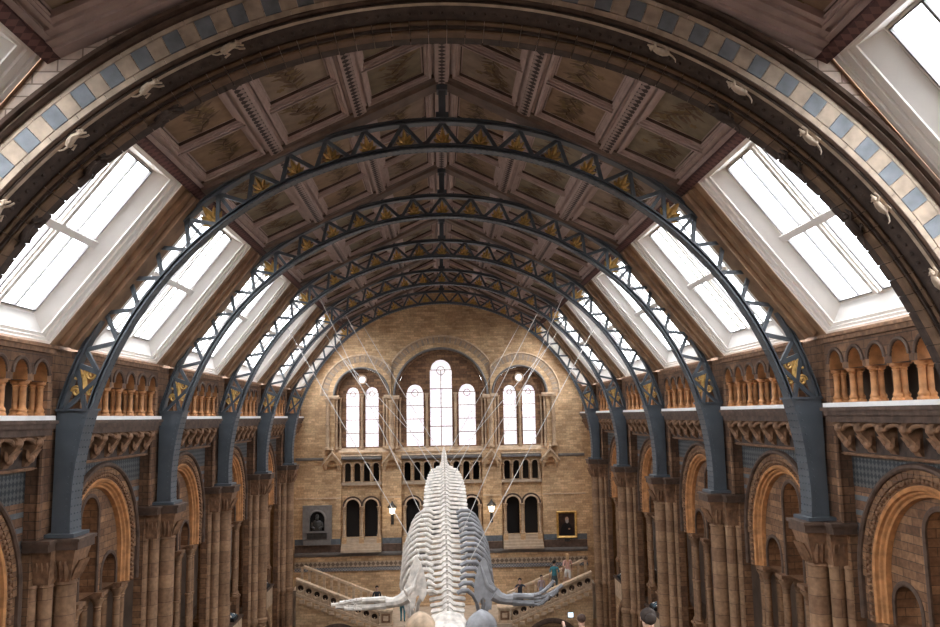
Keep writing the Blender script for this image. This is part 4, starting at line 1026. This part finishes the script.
# ------------------------------------------------------------------ stairs by the end wall
LZ = -11.9
def stair(sd):
    at = (sd * 6.3, 49.6, LZ)
    root = empty('staircase', at, 'stone stair flight climbing from the central landing, %s side' % SIDE[sd], 'staircase', 'twin stair flights at the end wall')
    n = 12; xa, xb = 3.85, 8.9; XR = 8.62
    mb = MB()
    for i in range(n):
        x0 = xa + (xb - xa) * i / n; a, b = sorted((sd * x0, sd * xb))
        mb.box(a, b, 48.54, 50.9, LZ + 2.0 * i / n, LZ + 2.0 * (i + 1) / n)
    mb.build('steps', M['stepst'], root, at, False)
    def rail(y0, y1, dz, name, w):
        A = [(xa, LZ + .85 + dz), (XR, LZ + .85 + dz + 2.0 * (XR - xa) / (xb - xa))]
        mb = MB(); mb.ext([(sd * A[0][0], A[0][1] - .15), (sd * A[1][0], A[1][1] - .15), (sd * A[1][0], A[1][1]), (sd * A[0][0], A[0][1])], lambda u, v, d: (u, d, v), y0 - w, y1 + w)
        return mb.build(name, M['end_trim'], root, at, False)
    rail(48.25, 48.5, 0, 'handrail', .08); rail(51.0, 51.2, .22, 'back_handrail', .06)
    # pierced front: a row of rings between rail and string
    slope = 2.0 / (xb - xa); L = XR - xa
    mb = MB(); ext_ = lambda u, v, d: (u, d, v)
    mb.ext([(sd * xa, LZ - .12), (sd * (XR), LZ - .12 + slope * L), (sd * (XR), LZ + .04 + slope * L), (sd * xa, LZ + .04)], ext_, 48.22, 48.52); mb.build('string', M['end_trim'], root, at, False)
    rg = MB(); hx_, hz_, ri, n_ = .245, .36, .17, 24
    vs = []
    for d_ in (-.09, .09):
        for q in range(n_):
            a = 2 * PI * q / n_; m_ = 1 / max(abs(cos(a)) / hx_, abs(sin(a)) / hz_); u = m_ * cos(a)
            vs += [(ri * cos(a), d_, ri * sin(a)), ((ri + .05) * cos(a), d_ * 1.3, (ri + .05) * sin(a)), (u, d_, m_ * sin(a) + sd * slope * u)]
    o3 = n_ * 3
    for q in range(n_):
        w_ = (q + 1) % n_
        for b_ in (0, o3): rg.add([vs[b_ + 3 * q], vs[b_ + 3 * q + 1], vs[b_ + 3 * w_ + 1], vs[b_ + 3 * w_]], [(0, 1, 2, 3)]); rg.add([vs[b_ + 3 * q + 1], vs[b_ + 3 * q + 2], vs[b_ + 3 * w_ + 2], vs[b_ + 3 * w_ + 1]], [(0, 1, 2, 3)])
        rg.add([vs[3 * q], vs[3 * w_], vs[o3 + 3 * w_], vs[o3 + 3 * q]], [(0, 1, 2, 3)])
    rg.ball((0, 0, -.1), (.05, .05, .06), 8, 6)
    c0 = None; k = 10
    for i in range(k):
        x = xa + .25 + (L - .5) * i / (k - 1)
        if c0 is None: o = c0 = rg.build('pierced_ring', M['end_trim'], root, (0, 0, 0))
        else: o = c0.copy(); C.objects.link(o)
        o.location = (sd * x - at[0], 48.37 - at[1], slope * (x - xa) + .385)
    mb = MB(); mb.ext([(sd * xa, LZ + .045), (sd * (XR), LZ + .045 + slope * L), (sd * (XR), LZ + .695 + slope * L), (sd * xa, LZ + .695)], ext_, 48.47, 48.5); mb.build('panel_back', M['arch_dark'], root, at, False)  # added dark sheet, paints shade behind the ring openings
    # stepped moulding under the string
    mb = MB()
    for i in range(n - 1): 
        x0 = xa + (xb - xa) * (i + .1) / n; a, b = sorted((sd * x0, sd * (x0 + .3))); mb.box(a, b, 48.16, 48.5, LZ - .34 + slope * (x0 - xa), LZ - .14 + slope * (x0 - xa))
    mb.build('corbel_steps', M['end_trim'], root, at, False)
    # wall beneath, pierced by an arch
    mb = MB(); ops = [(sd * 6.2, 1.5, -17, -13.5)]
    mb.arch_wall(lambda u, v, d: (u, d, v), *sorted((sd * xa, sd * (XR))), -17, lambda u: LZ - .13 + slope * (abs(u) - xa), ops, 48.25, 48.5, 0, 18)
    mb.build('side_wall', M['end'], root, at)
    mb = MB(); mb.ring([(1.5, 48.25), (1.5, 48.16), (1.58, 48.13), (1.78, 48.17), (1.78, 48.25)], 0, PI, 24, XZ(sd * 6.2, -13.5), 0); mb.build('arch_mould', M['dark_stone'], root, at)
    # sloping back balusters
    mb = MB()
    b0 = None
    for i in range(11):
        x = xa + .4 + .45 * i
        if b0 is None: b0 = o = MB().box(-.075, .075, -.07, .07, 0, .88).build('back_baluster', M['end_trim'], root, (0, 0, 0))
        else: o = b0.copy(); C.objects.link(o)
        o.location = (sd * x - at[0], 51.1 - at[1], slope * (x - xa) + .06)
    mb = MB(); mb.ext([(sd * xa, LZ - .12), (sd * (XR), LZ - .12 + slope * L), (sd * (XR), LZ + .1 + slope * L), (sd * xa, LZ + .1)], ext_, 50.95, 51.25); mb.build('back_string', M['end_trim'], root, at, False)
    # newel
    a, b = sorted((sd * 3.02, sd * 3.84)); mb = MB(); mb.box(a + .06, b - .06, 48.0, 48.76, LZ, LZ + .78); mb.box(a, b, 47.95, 48.82, LZ + .78, LZ + .9); mb.box(a + .02, b - .02, 47.97, 48.8, LZ - .0, LZ + .12)
    mb.box(a + .16, b - .16, 47.97, 48.0, LZ + .2, LZ + .7, 1); mb.box(a + .26, b - .26, 47.95, 47.97, LZ + .32, LZ + .58, 0)
    mb.build('newel', [M['end_trim'], M['carved']], root, at, False)
for sd in (-1, 1): stair(sd)
mb = MB(); mb.box(-3.84, 3.84, 47.9, YW - .02, LZ - .3, LZ - .005); mb.box(-3.8, 3.8, 48.4, 50.9, -17, LZ - .3, 1); struct('floor_landing', mb, [M['stepst'], M['end']])
for sd in ():
    tag(MB().box(sd * 9.15 - .26, sd * 9.15 + .26, 47.02 + 1.2, 48.75, -9.95, -8.95).box(sd * 9.15 - .32, sd * 9.15 + .32, 48.16, 48.82, -8.95, -8.8).build('stair_post', M['end_trim'], None, (sd * 9.15, 48.5, -9.95), False), 'square stone post at the top of the stair, %s side' % SIDE[sd], 'post')

# ------------------------------------------------------------------ whale skeleton, hung nose-down along the hall
SPN = [(27.2, -6.62), (28.5, -6.3), (30, -5.8), (32, -5.15), (35, -4.3), (38.5, -3.35), (41.5, -2.72), (44, -2.3), (46.5, -1.95), (49, -1.9)]
def spine(y):
    for i in range(len(SPN) - 1):
        if SPN[i][0] <= y <= SPN[i + 1][0] or i == len(SPN) - 2:
            p0, p1, p2, p3 = SPN[max(i - 1, 0)], SPN[i], SPN[i + 1], SPN[min(i + 2, len(SPN) - 1)]
            t = (y - p1[0]) / (p2[0] - p1[0]); m1 = (p2[1] - p0[1]) / (p2[0] - p0[0]); m2 = (p3[1] - p1[1]) / (p3[0] - p1[0]); h = p2[0] - p1[0]
            return (2 * t ** 3 - 3 * t * t + 1) * p1[1] + (t ** 3 - 2 * t * t + t) * h * m1 + (-2 * t ** 3 + 3 * t * t) * p2[1] + (t ** 3 - t * t) * h * m2
def lerp(tab, x):
    for (a, u), (b, v) in zip(tab, tab[1:]):
        if x <= b: return u + (v - u) * max(0, (x - a)) / (b - a)
    return tab[-1][1]
WX = .03
wat = (WX, 33, -5)
whale = empty('whale_skeleton', wat, 'pale whale skeleton hanging nose-down above the hall', 'skeleton')
def frame_at(y):
    z = spine(y); T = Vector((0, 1, (spine(y + .05) - spine(y - .05)) / .1)).normalized(); U = Vector((0, -T.z, T.y)); return Vector((WX, y, z)), T, U
ys = []; y = 27.75
while y < 48.8:
    ys.append(y); y += lerp([(27, .28), (29, .38), (34, .48), (42, .52), (46, .4), (49, .26)], y)
WPT = [(27.5, .5), (29, .62), (31, .78), (34, .86), (36, 1.0), (39.5, .98), (41.6, .86), (42.8, .7), (43.6, .26), (45, .14), (49, .06)]
for y in ys:
    P, T, U = frame_at(y); k = lerp([(27, .3), (30, .36), (40, .42), (46, .36), (49, .2)], y)
    rc = lerp([(27, .2), (34, .23), (42, .22), (46, .15), (49, .06)], y); wp = lerp(WPT, y); hn = lerp([(27, .18), (29, .3), (33, .45), (40, .5), (45, .3), (49, .05)], y)
    X = Vector((1, 0, 0)); mb = MB(); jit = R0.uniform(-.03, .03)
    mb.tube([P - U * rc * 1.3 - T * k * .44, P - U * rc * 1.3 - T * k * .3, P - U * rc * 1.3 + T * k * .3, P - U * rc * 1.3 + T * k * .44], [rc, rc * .88, rc * .88, rc], 12)
    # neural spine
    pts = [(-.15, -.5 * rc), (.2, -.5 * rc), (.25, hn * .5), (.42, hn), (.08, hn * 1.06), (-.05, hn * .6)]
    mb.add([P + T * a * k + U * b + X * s * .035 for s in (-1, 1) for a, b in pts], [tuple(range(5, -1, -1)), tuple(range(6, 12))] + [(i, (i + 1) % 6, 6 + (i + 1) % 6, 6 + i) for i in range(6)])
    # transverse processes
    fl0 = lerp([(27, .3), (33, .38), (38, .42), (46, .3)], y) * k / .4
    for s in (-1, 1):
        fl = fl0 * .46; pl = [(rc * .6, -.08), (wp * .55, -.07), (wp * .9, -fl * .55), (wp, -fl * .3), (wp * 1.02, fl * .3), (wp * .95, fl * .55), (wp * .5, fl * .32), (rc * .6, .09)]
        vs = []
        for e in (-1, 1):
            for u, v in pl: vs.append(P + X * s * u + T * v + U * (-rc * 1.0 + e * .026 - .10 * (u / max(wp, .01)) ** 2 + .05 * sin(v * 9)))
        n_ = len(pl); mb.add(vs, [tuple(range(n_ - 1, -1, -1)), tuple(range(n_, 2 * n_))] + [(i, (i + 1) % n_, n_ + (i + 1) % n_, n_ + i) for i in range(n_)])
    mb.build('vertebra', M['bone'], whale, wat)
for i in range(15):
    y = 29.1 + i * .47
    P, T, U = frame_at(y); g = lerp([(0, .62), (2, .85), (5, 1.0), (10, 1.0), (14, .86)], i); ln = lerp([(0, .7), (3, 1), (9, 1), (14, .8)], i)
    for s in (-1, 1):
        prof = [(.55, -.08, 0), (.8, .04, .02), (1.15, .02, .1), (1.45, -.22, .22), (1.68, -.62, .38), (1.76, -1.05, .5), (1.68, -1.45, .56), (1.5, -1.8, .55), (1.3, -2.05, .5)]
        pts = [P + Vector((s * x * g, 0, 0)) + Vector((0, q * .7, z * ln)) for x, z, q in prof]
        MB().tube(pts, [.07, .085, .085, .08, .075, .07, .065, .06, .045], 8).build('rib', M['bone'] if s < 0 else M['bone_shade'], whale, wat)
for s in (-1, 1):
    m_ = M['bone'] if s < 0 else M['bone_shade']
    pl = [(1.07, -4.77), (.92, -4.95), (.80, -5.3), (.71, -5.65), (.72, -6.0), (.85, -6.25), (1.0, -6.02), (1.07, -6.1), (1.12, -6.44), (1.28, -6.44), (1.33, -6.1), (1.5, -6.02), (1.48, -5.75), (1.34, -5.55), (1.24, -5.2), (1.16, -4.9)]
    ax_ = .2 if s > 0 else 0
    pl = [(u + ax_, v - ax_ * .5) for u, v in pl]
    def bend(u, v): return 28.45 + (v + 5.6) * .16 - ((u - ax_ - 1.05) ** 2) * .5
    mb = MB(); n_ = len(pl)
    c = (1.1 + ax_, -5.6)
    vs = [(WX + s * u, bend(u, v) + e * .045, v) for e in (-1, 1) for u, v in pl] + [(WX + s * c[0], bend(*c) + e * .08, c[1]) for e in (-1, 1)]
    fs = [(i, (i + 1) % n_, n_ + (i + 1) % n_, n_ + i) for i in range(n_)] + [((i + 1) % n_, i, 2 * n_) for i in range(n_)] + [(n_ + i, n_ + (i + 1) % n_, 2 * n_ + 1) for i in range(n_)]
    mb.add(vs, fs); mb.tube([(WX + s * (.95 + ax_), bend(.95 + ax_, -5.1) - .06, -5.1), (WX + s * (1.15 + ax_), bend(1.15, -5.7) - .1, -5.75), (WX + s * (1.38 + ax_), bend(1.38, -5.9) - .06, -5.92)], [.03, .07, .13], 8)
    tag(mb.build('shoulder_blade', m_, whale, wat), 'pale shoulder blade' if s < 0 else 'shade-grey shoulder blade')
    A = lambda x, z, y=28.35: (WX + s * (x + ax_ * max(0, 1 - (x - 1.4) / 2)), y, z + .27)
    up = 0 if s < 0 else .24
    MB().tube([A(1.38, -6.32), A(1.6, -6.46), A(1.85, -6.52), A(2.1, -6.52)], [.24, .2, .17, .2], 10).build('upper_arm_bone', m_, whale, wat)
    for d in (-.1, .1): MB().tube([A(2.1, -6.52 + d), A(2.5, -6.53 + d * 1.1), A(2.9, -6.55 + d * 1.1)], [.125, .1, .115], 8).build('forearm_bone', m_ if s > 0 else M['bone'], whale, wat)
    for d, l in ((-.15, .55), (-.05, .85), (.06, 1.0), (.16, .7)):
        segs = 4; x = 2.92; z = -6.55 + d
        for q in range(segs):
            x2 = x + l / segs * .96; z2 = z + (.0 - d * .1 if s < 0 else up * (.1 + .34 * q) * .7 + d * .12)
            MB().tube([A(x, z, 28.35 - q * .05), A((x + x2) / 2, (z + z2) / 2, 28.33 - q * .05), A(x2, z2, 28.31 - q * .05)], [.075, .06, .07], 7).build('finger_bone', m_, whale, wat)
            x, z = x2 + .015, z2
# skull
SKZ = .48
sk = MB()
sk.ball((WX, 26.75, -7.12 + SKZ), (.62, .5, .42), 16, 12); sk.box(WX - .4, WX + .4, 26.9, 27.3, -7.35 + SKZ, -6.9 + SKZ)
for s in (-1, 1): sk.ball((WX + s * .16, 27.3, -7.0 + SKZ), (.15, .13, .17), 10, 8)
prof = [(26.5, .62, -7.15, .34), (25.6, .75, -7.5, .3), (24.5, .6, -8.0, .24), (23, .42, -8.65, .18), (21.4, .16, -9.3, .09)]
vs = [(WX + u * w, y, z + v * h + SKZ) for y, w, z, h in prof for u, v in ((-1, 0), (-.6, .8), (0, 1), (.6, .8), (1, 0), (.6, -.7), (0, -.5), (-.6, -.7))]
sk.add(vs, [(k * 8 + i, k * 8 + (i + 1) % 8, k * 8 + 8 + (i + 1) % 8, k * 8 + 8 + i) for k in range(4) for i in range(8)] + [tuple(range(8)), tuple(range(39, 31, -1))])
sk.build('skull', M['bone'], whale, wat)
for s in (-1, 1):
    mb = MB(); mb.ball((WX + s * (.86 if s < 0 else 1.05), 26.6, -7.1 + SKZ), 1, 16, 12, 0, lambda p: Vector((p.x * .52 + s * .12 * p.y, p.y * .62, p.z * .46 - abs(p.x) * .12)))
    tag(mb.build('cheek_bone', M['bonebrown'] if s < 0 else M['bone_shade'], whale, wat), 'cream and brown cheek bone' if s < 0 else 'dark shade-grey cheek bone')
    MB().tube([(WX + s * 1.05, 26.1, -7.7 + SKZ), (WX + s * 1.55, 25.1, -8.15 + SKZ), (WX + s * 1.7, 24, -8.7 + SKZ), (WX + s * 1.2, 22.4, -9.4 + SKZ), (WX + s * .25, 21.0, -9.9 + SKZ)], [.2, .19, .17, .14, .08], 10).build('jaw_bone', M['bone'], whale, wat)
# suspension cables to the iron arches
def arch_pt(k, deg, sd): return (sd * RI * cos(math.radians(deg)), Y1 + S * k, TC + RI * sin(math.radians(deg)) - .03)
cabs = [(31.2, .75, -.35, 2, 42), (33.6, .62, -.2, 2, 54), (37.5, .5, .0, 3, 47), (40.2, .45, .0, 3, 56), (42.5, .3, .05, 4, 44), (44.5, .2, .1, 4, 58)]
nm = ['behind the shoulder', 'over the ribs', 'above the last ribs', 'over the loins', 'near the tail', 'at the tail']
for i, (y, x, dz, k, dg) in enumerate(cabs):
    for sd in (-1, 1):
        a = (WX + sd * x, y, spine(y) + dz + .12); b = arch_pt(k, dg, sd)
        o = MB().tube([a, tuple((Vector(a) * .5 + Vector(b) * .5) + Vector((0, 0, -.03))), b], .017 if i < 6 else .014, 6).build('suspension_cable', M['cable'], None, a)
        tag(o, 'steel cable %s of the whale, rising to %s iron arch, %s side' % (nm[i], ORD[k], SIDE[sd]), 'cable', 'steel cables holding up the whale')

# ------------------------------------------------------------------ people
CL = {}
def cloth(c):
    if c not in CL: CL[c] = plain('cloth_%02x%02x%02x' % tuple(int(v * 255) for v in c), c, .85, 0, .1, 6)
    return CL[c]
skinm = plain('skin', (.55, .34, .25), .6)
def person(name_lab, at, face, h=1.8, top=(.1, .1, .1), low=(.05, .05, .07), hair=(.03, .02, .015), pose='stand', shorts=False, longhair=False, sleeves=True):
    """one skinned body; zones of the mesh take skin, shirt and trousers"""
    k = h / 1.8
    J = {}; E_ = []; Rr = {}
    def j(n, p, r, par=None): J[n] = Vector(p); Rr[n] = r; (E_.append((par, n)) if par else None)
    sit = pose == 'sit'
    hz = .55 if sit else .95
    j('pel', (0, 0, hz), .15); j('waist', (0, -.01, hz + .2), .125, 'pel'); j('chest', (0, 0, hz + .42), .15, 'waist'); j('neck', (0, -.01, hz + .6), .055, 'chest'); j('hd0', (0, -.03, hz + .68), .075, 'neck'); j('hd1', (0, -.03, hz + .78), .098, 'hd0'); j('hd2', (0, -.02, hz + .85), .07, 'hd1')
    for s, n in ((-1, 'a'), (1, 'b')):
        j('sh' + n, (s * .19, 0, hz + .52), .065, 'chest')
        if pose == 'photo' and s > 0: ap = [(s * .34, -.22, hz + .42), (s * .36, -.48, hz + .55)]
        elif pose == 'photo': ap = [(s * .3, -.2, hz + .3), (s * .12, -.46, hz + .5)]
        elif sit: ap = [(s * .26, -.05, hz + .27), (s * .16, -.27, hz + .16)]
        elif pose == 'walk': ap = [(s * .25, s * .1, hz + .26), (s * .26, s * .12 - .14, hz + .03)]
        else: ap = [(s * .25, .02, hz + .26), (s * .26, -.08, hz + .02)]
        j('el' + n, ap[0], .045, 'sh' + n); j('wr' + n, ap[1], .032, 'el' + n)
        d = (Vector(ap[1]) - Vector(ap[0])).normalized(); j('hand' + n, Vector(ap[1]) + d * .06, .034, 'wr' + n)
        side = d.cross(Vector((0, 1, .2))).normalized()
        for q, (o_, l) in enumerate(((-.03, .075), (-.01, .09), (.012, .085), (.032, .07))): j('f%d%s' % (q, n), Vector(ap[1]) + d * (.07 + l) + side * o_, .009, 'hand' + n)
        j('th' + n, Vector(ap[1]) + d * .07 - side * .05 * s, .011, 'hand' + n)
        if sit: lp = [(s * .13, -.42, hz + .02), (s * .13, -.46, .1)]
        elif pose == 'walk': lp = [(s * .1, -.1 if s > 0 else .02, .52), (s * .1, .02 if s > 0 else .12, .1)]
        else: lp = [(s * .11, -.02, .52), (s * .12, .02, .1)]
        j('hip' + n, (s * .1, 0, hz - .06), .105, 'pel'); j('kn' + n, lp[0], .068, 'hip' + n); j('an' + n, lp[1], .045, 'kn' + n); j('toe' + n, Vector(lp[1]) + Vector((s * .02, -.15, -.055)), .04, 'an' + n)
    names = list(J); idx = {n: i for i, n in enumerate(names)}
    me = bpy.data.meshes.new('body'); me.from_pydata([J[n] * k for n in names], [(idx[a], idx[b]) for a, b in E_], [])
    o = bpy.data.objects.new('body', me); C.objects.link(o)
    md = o.modifiers.new('skin', 'SKIN'); md.use_smooth_shade = True
    for i, n in enumerate(names):
        sv = me.skin_vertices[0].data[i]; r = Rr[n] * k; sv.radius = (r, r * .78 if n in ('chest', 'waist', 'pel') else r); sv.use_root = (i == 0)
    sb = o.modifiers.new('sub', 'SUBSURF'); sb.levels = 1; sb.render_levels = 1
    dg = bpy.context.evaluated_depsgraph_get(); m2 = bpy.data.meshes.new_from_object(o.evaluated_get(dg))
    bpy.data.objects.remove(o)
    me2 = m2; me2.materials.clear()
    for m_ in (skinm, cloth(top), cloth(low), cloth((.03, .03, .03))): me2.materials.append(m_)
    for p in me2.polygons:
        c = p.center / k; p.use_smooth = True
        arm = abs(c.x) > .2 and c.z > hz - .15 or c.y < -.24 and c.z > hz + .1
        hand = any((c - J['hand' + n]).length < .12 or (c - J['wr' + n]).length < .05 for n in 'ab')
        fore = any((c - J['el' + n]).length + (c - J['wr' + n]).length < (J['el' + n] - J['wr' + n]).length + .06 for n in 'ab')
        if c.z > hz + .585: m_ = 0
        elif hand or (fore and not sleeves): m_ = 0
        elif c.z > hz + .06: m_ = 1
        elif c.z < .09: m_ = 3
        elif shorts and c.z < .55 and not sit: m_ = 0
        else: m_ = 2
        if fore and sleeves and not hand: m_ = 1
        p.material_index = m_
    root = empty('person', (at[0], at[1], at[2] + .03), name_lab, 'person')
    b = bpy.data.objects.new('body', me2); C.objects.link(b); b.parent = root
    hm = MB(); hc = Vector((0, -.02, hz + .79)) * k
    # face: nose, eyes, ears, mouth
    fm = MB(); fy = -.135 * k; fm.ball((0, fy + .012, hc.z - .01), (.016 * k, .026 * k, .03 * k), 8, 6, 0)
    for s in (-1, 1): fm.ball((s * .036 * k, fy + .035 * k, hc.z + .02 * k), (.014 * k, .01 * k, .009 * k), 6, 5, 1); fm.ball((s * .098 * k, -.02 * k, hc.z), (.014 * k, .025 * k, .034 * k), 6, 5, 0)
    fm.ball((0, fy + .03 * k, hc.z - .055 * k), (.026 * k, .012 * k, .008 * k), 6, 5, 2)
    fm.build('face', [skinm, cloth((.02, .015, .01)), cloth((.4, .15, .13))], root, (0, 0, 0))
    hm.ball((hc.x, hc.y + .016 * k, hc.z + .032 * k), (.109 * k, .108 * k, .105 * k), 16, 10, 0, lambda p: Vector((p.x, max(p.y, -.062 * k) if p.z < .05 * k else p.y, max(p.z, -.05 * k) if p.y < .03 * k else p.z)))
    if longhair: hm.tube([(0, hc.y + .07 * k, hc.z), (0, hc.y + .1 * k, hc.z - .15 * k), (0, hc.y + .1 * k, hc.z - .32 * k)], [.085 * k, .085 * k, .04 * k], 10)
    hm.build('hair', cloth(hair), root, (0, 0, 0))
    root.rotation_euler = (0, 0, face); return root
slope = 2.0 / 5.05
def stair_z(x): return LZ + math.floor((abs(x) - 3.85) / 5.05 * 12 + 1) / 12 * 2.0
tread = lambda i: 3.85 + 5.05 / 12 * (i + .5)
def on_stair(sd, i, y): return (sd * tread(i), y, stair_z(tread(i)))
person('person in teal shirt and dark trousers standing on the stair flight', on_stair(1, 6, 49.5), PI * .98, 1.94, (.06, .22, .26), (.07, .09, .09), (.03, .025, .02), 'stand', sleeves=False)
person('fair-haired person in pink top and white shorts on the stairs', on_stair(1, 8, 49.75), PI * 1.0, 1.95, (.68, .40, .33), (.85, .82, .78), (.60, .38, .20), 'walk', shorts=True, longhair=True, sleeves=False)
person('small dark-haired child in pale clothes standing on the stairs', on_stair(1, 4, 49.2), PI * .06, 1.5, (.40, .30, .30), (.30, .33, .42), (.02, .02, .02), 'stand')
pp = person('person in dark top raising a phone at the foot of the stairs', on_stair(1, 1, 49.4), -PI * .03, 1.8, (.035, .037, .05), (.03, .03, .04), (.02, .015, .012), 'photo', sleeves=False)
person('person in dark clothes half hidden behind the whale flipper', on_stair(-1, 0, 49.6), PI * .05, 1.7, (.03, .03, .035), (.04, .04, .05), (.02, .015, .01), 'stand')
person('person in teal trousers standing behind the whale shoulder', (-2.5, 49.0, LZ - .045), PI, 1.8, (.05, .05, .06), (.04, .15, .19), (.03, .02, .015), 'walk')
# visitors on the stair that leads down from the viewpoint: only their heads come into the picture
pb = person('person with dark bunched hair seen from behind, cut off at picture bottom', (2.52, 10.65, -4.36), PI, 1.76, (.12, .10, .10), (.05, .05, .07), (.03, .02, .015), 'stand')
MB().ball((0, .115, 1.72), (.075, .06, .07), 12, 8).build('hair_bun', cloth((.03, .02, .015)), pb, (0, 0, 0))
person('person with brown hair beside a bright phone, cut off at picture bottom', (3.27, 20.35, -6.8), PI, 1.82, (.30, .28, .27), (.06, .06, .09), (.06, .035, .025), 'photo')
ph = empty('mobile_phone', (3.03, 20.5, -5.15), 'bright phone screen held up beside the brown-haired head', 'phone')
MB().box(2.96, 3.11, 20.55, 20.57, -5.0, -4.87).build('phone_case', M['dark'], ph, (3.03, 20.5, -5.15), False)
MB().box(2.97, 3.10, 20.535, 20.548, -4.99, -4.88).build('screen', emit('phone_screen', (.7, .88, 1), .6), ph, (3.03, 20.5, -5.15), False)
st = empty('staircase', (3.2, 16.5, -17), 'long stone stair leading down into the hall below the viewpoint', 'staircase')
mb = MB()
for i in range(-10, 36): y0 = 12.4 + i * .3; mb.box(1.6, 4.1, y0, y0 + .3, -5.6 - .0761 * i, -5.0 - .0761 * (i - 3))
mb.build('steps', M['stepst'], st, (3.2, 16.5, -17), False)
for yy, zt in ((10.6, -5.1), (22.6, -8.2)): MB().box(1.8, 3.9, yy - .4, yy + .4, -17, zt).build('support_pier', M['stone'], st, (3.2, 16.5, -17), False)

# ------------------------------------------------------------------ glass cases and visitors' things along the first-floor galleries
def case():
    at = (0, 0, 0)
    root = empty('display_case', at, '', 'display case', 'dark glass-topped cases along the gallery parapets')
    MB().box(-.25, .25, -.4, .4, .012, .12).box(-.2, .2, -.38, .38, .12, .16).build('case_body', M['dark'], root, at)
    mb = MB(); mb.add([(-.22, -.38, .17), (-.22, .38, .17), (.22, .38, .3), (.22, -.38, .3), (.22, -.38, .16), (.22, .38, .16), (-.22, -.38, .16), (-.22, .38, .16)], [(0, 1, 2, 3), (3, 2, 5, 4), (0, 3, 4, 6), (1, 7, 5, 2), (6, 4, 5, 7)]); mb.build('glass_top', M['glass'], root, at, False)
    mb = MB()
    for i in range(7): mb.ball((-.05 + .06 * (i % 3), -.3 + .1 * i, .2), (.07, .06, .05), 8, 6, i % 2)
    mb.build('specimens', [M['bone'], cloth((.10, .16, .22))], root, at); return root
c0 = case(); first = True
for sd in (-1, 1):
    for i, yc in enumerate(bays[1:5]):
        for q in (-1.42, 1.42):
            loc = (sd * 9.88, yc + q, -9.115)
            if first: o = c0; o.location = (loc[0], loc[1], loc[2] + H); first = False
            else: o = copy_tree(c0, loc, 0 if sd > 0 else PI)
            if sd > 0: o.rotation_euler = (0, 0, 0)
            o['label'] = 'dark glass-topped case on gallery parapet %s, %s half, %s side' % (pos[i + 1].replace('between ', 'between '), 'near' if q < 0 else 'far', SIDE[sd])

# ------------------------------------------------------------------ light and camera
w = bpy.data.worlds.new('sky'); SC.world = w; w.use_nodes = True
wt = w.node_tree; bg = wt.nodes['Background']
# overcast sky: brightest overhead, dull roofs and ground below the horizon
tc = wt.nodes.new('ShaderNodeTexCoord'); sx_ = wt.nodes.new('ShaderNodeSeparateXYZ'); rp = wt.nodes.new('ShaderNodeValToRGB')
wt.links.new(tc.outputs['Generated'], sx_.inputs[0]); mr = wt.nodes.new('ShaderNodeMapRange'); mr.inputs[1].default_value = -1; mr.inputs[2].default_value = 1
wt.links.new(sx_.outputs[2], mr.inputs[0]); wt.links.new(mr.outputs[0], rp.inputs[0])
el = rp.color_ramp.elements; el[0].position = .47; el[0].color = (.02, .018, .016, 1); el[1].position = 1; el[1].color = (.95, .97, 1, 1)
e2 = rp.color_ramp.elements.new(.53); e2.color = (.50, .52, .54, 1)
wt.links.new(rp.outputs[0], bg.inputs[0]); bg.inputs[1].default_value = SKY
for sd in (-1, 1):
    for by, ky in allb[2:]:
        l = bpy.data.lights.new('skylight_portal', 'AREA'); l.shape = 'RECTANGLE'; l.size = 3.4 * ky; l.size_y = SKL * .86; l.cycles.is_portal = True
        o = bpy.data.objects.new('skylight_portal', l); C.objects.link(o)
        n = (Vector(sky_pt(sd, .5, -1, 0)) - Vector(sky_pt(sd, .5, 0, 0))).normalized(); yv = (Vector(sky_pt(sd, 1, 0, 0)) - Vector(sky_pt(sd, 0, 0, 0))).normalized()
        mt = Matrix((yv.cross(-n), yv, -n)).transposed().to_4x4(); p = Vector(sky_pt(sd, .53, .39, by)); mt.translation = (p.x, p.y, p.z + H); o.matrix_world = mt
def lamp(name, loc, e, col, r=.15):
    l = bpy.data.lights.new(name, 'POINT'); l.energy = e; l.color = col; l.shadow_soft_size = r
    o = bpy.data.objects.new(name, l); C.objects.link(o); o.location = (loc[0], loc[1], loc[2] + H)
for sd in (-1, 1):
    for yc in bays:
        lamp('gallery_lamp', (sd * 11.9, yc, -3.2), 18, (1, .62, .3), .25)
for s in (-1, 1): lamp('lantern_bulb', (EX + s * 3.18, YW - .85, -5.7), 8, (1, .8, .55), .1)

cam = bpy.data.cameras.new('camera'); co = bpy.data.objects.new('camera', cam); C.objects.link(co); SC.camera = co
cam.sensor_width = 36; cam.lens = 800 * 36 / 940; cam.clip_end = 300
cx, yaw, pitch, roll = -.1262, .0383, .1275, -.0169
cy_, sy_, cp, sp_ = cos(yaw), sin(yaw), cos(pitch), sin(pitch)
F_ = Vector((sy_ * cp, cy_ * cp, sp_)); Rv = Vector((cy_, -sy_, 0)); Uv = Rv.cross(F_)
R2 = Rv * cos(roll) + Uv * sin(roll); U2 = -Rv * sin(roll) + Uv * cos(roll)
m4 = Matrix((R2, U2, -F_)).transposed().to_4x4(); m4.translation = Vector((cx, 0, H)); co.matrix_world = m4
SC.view_settings.view_transform = 'Standard'; SC.view_settings.look = 'None'; SC.view_settings.gamma = 1; SC.view_settings.use_curve_mapping = False
SC.view_settings.exposure = 0.86
SC.cycles.max_bounces = 8; SC.cycles.diffuse_bounces = 5; SC.cycles.use_denoising = True; SC.cycles.sample_clamp_indirect = 6
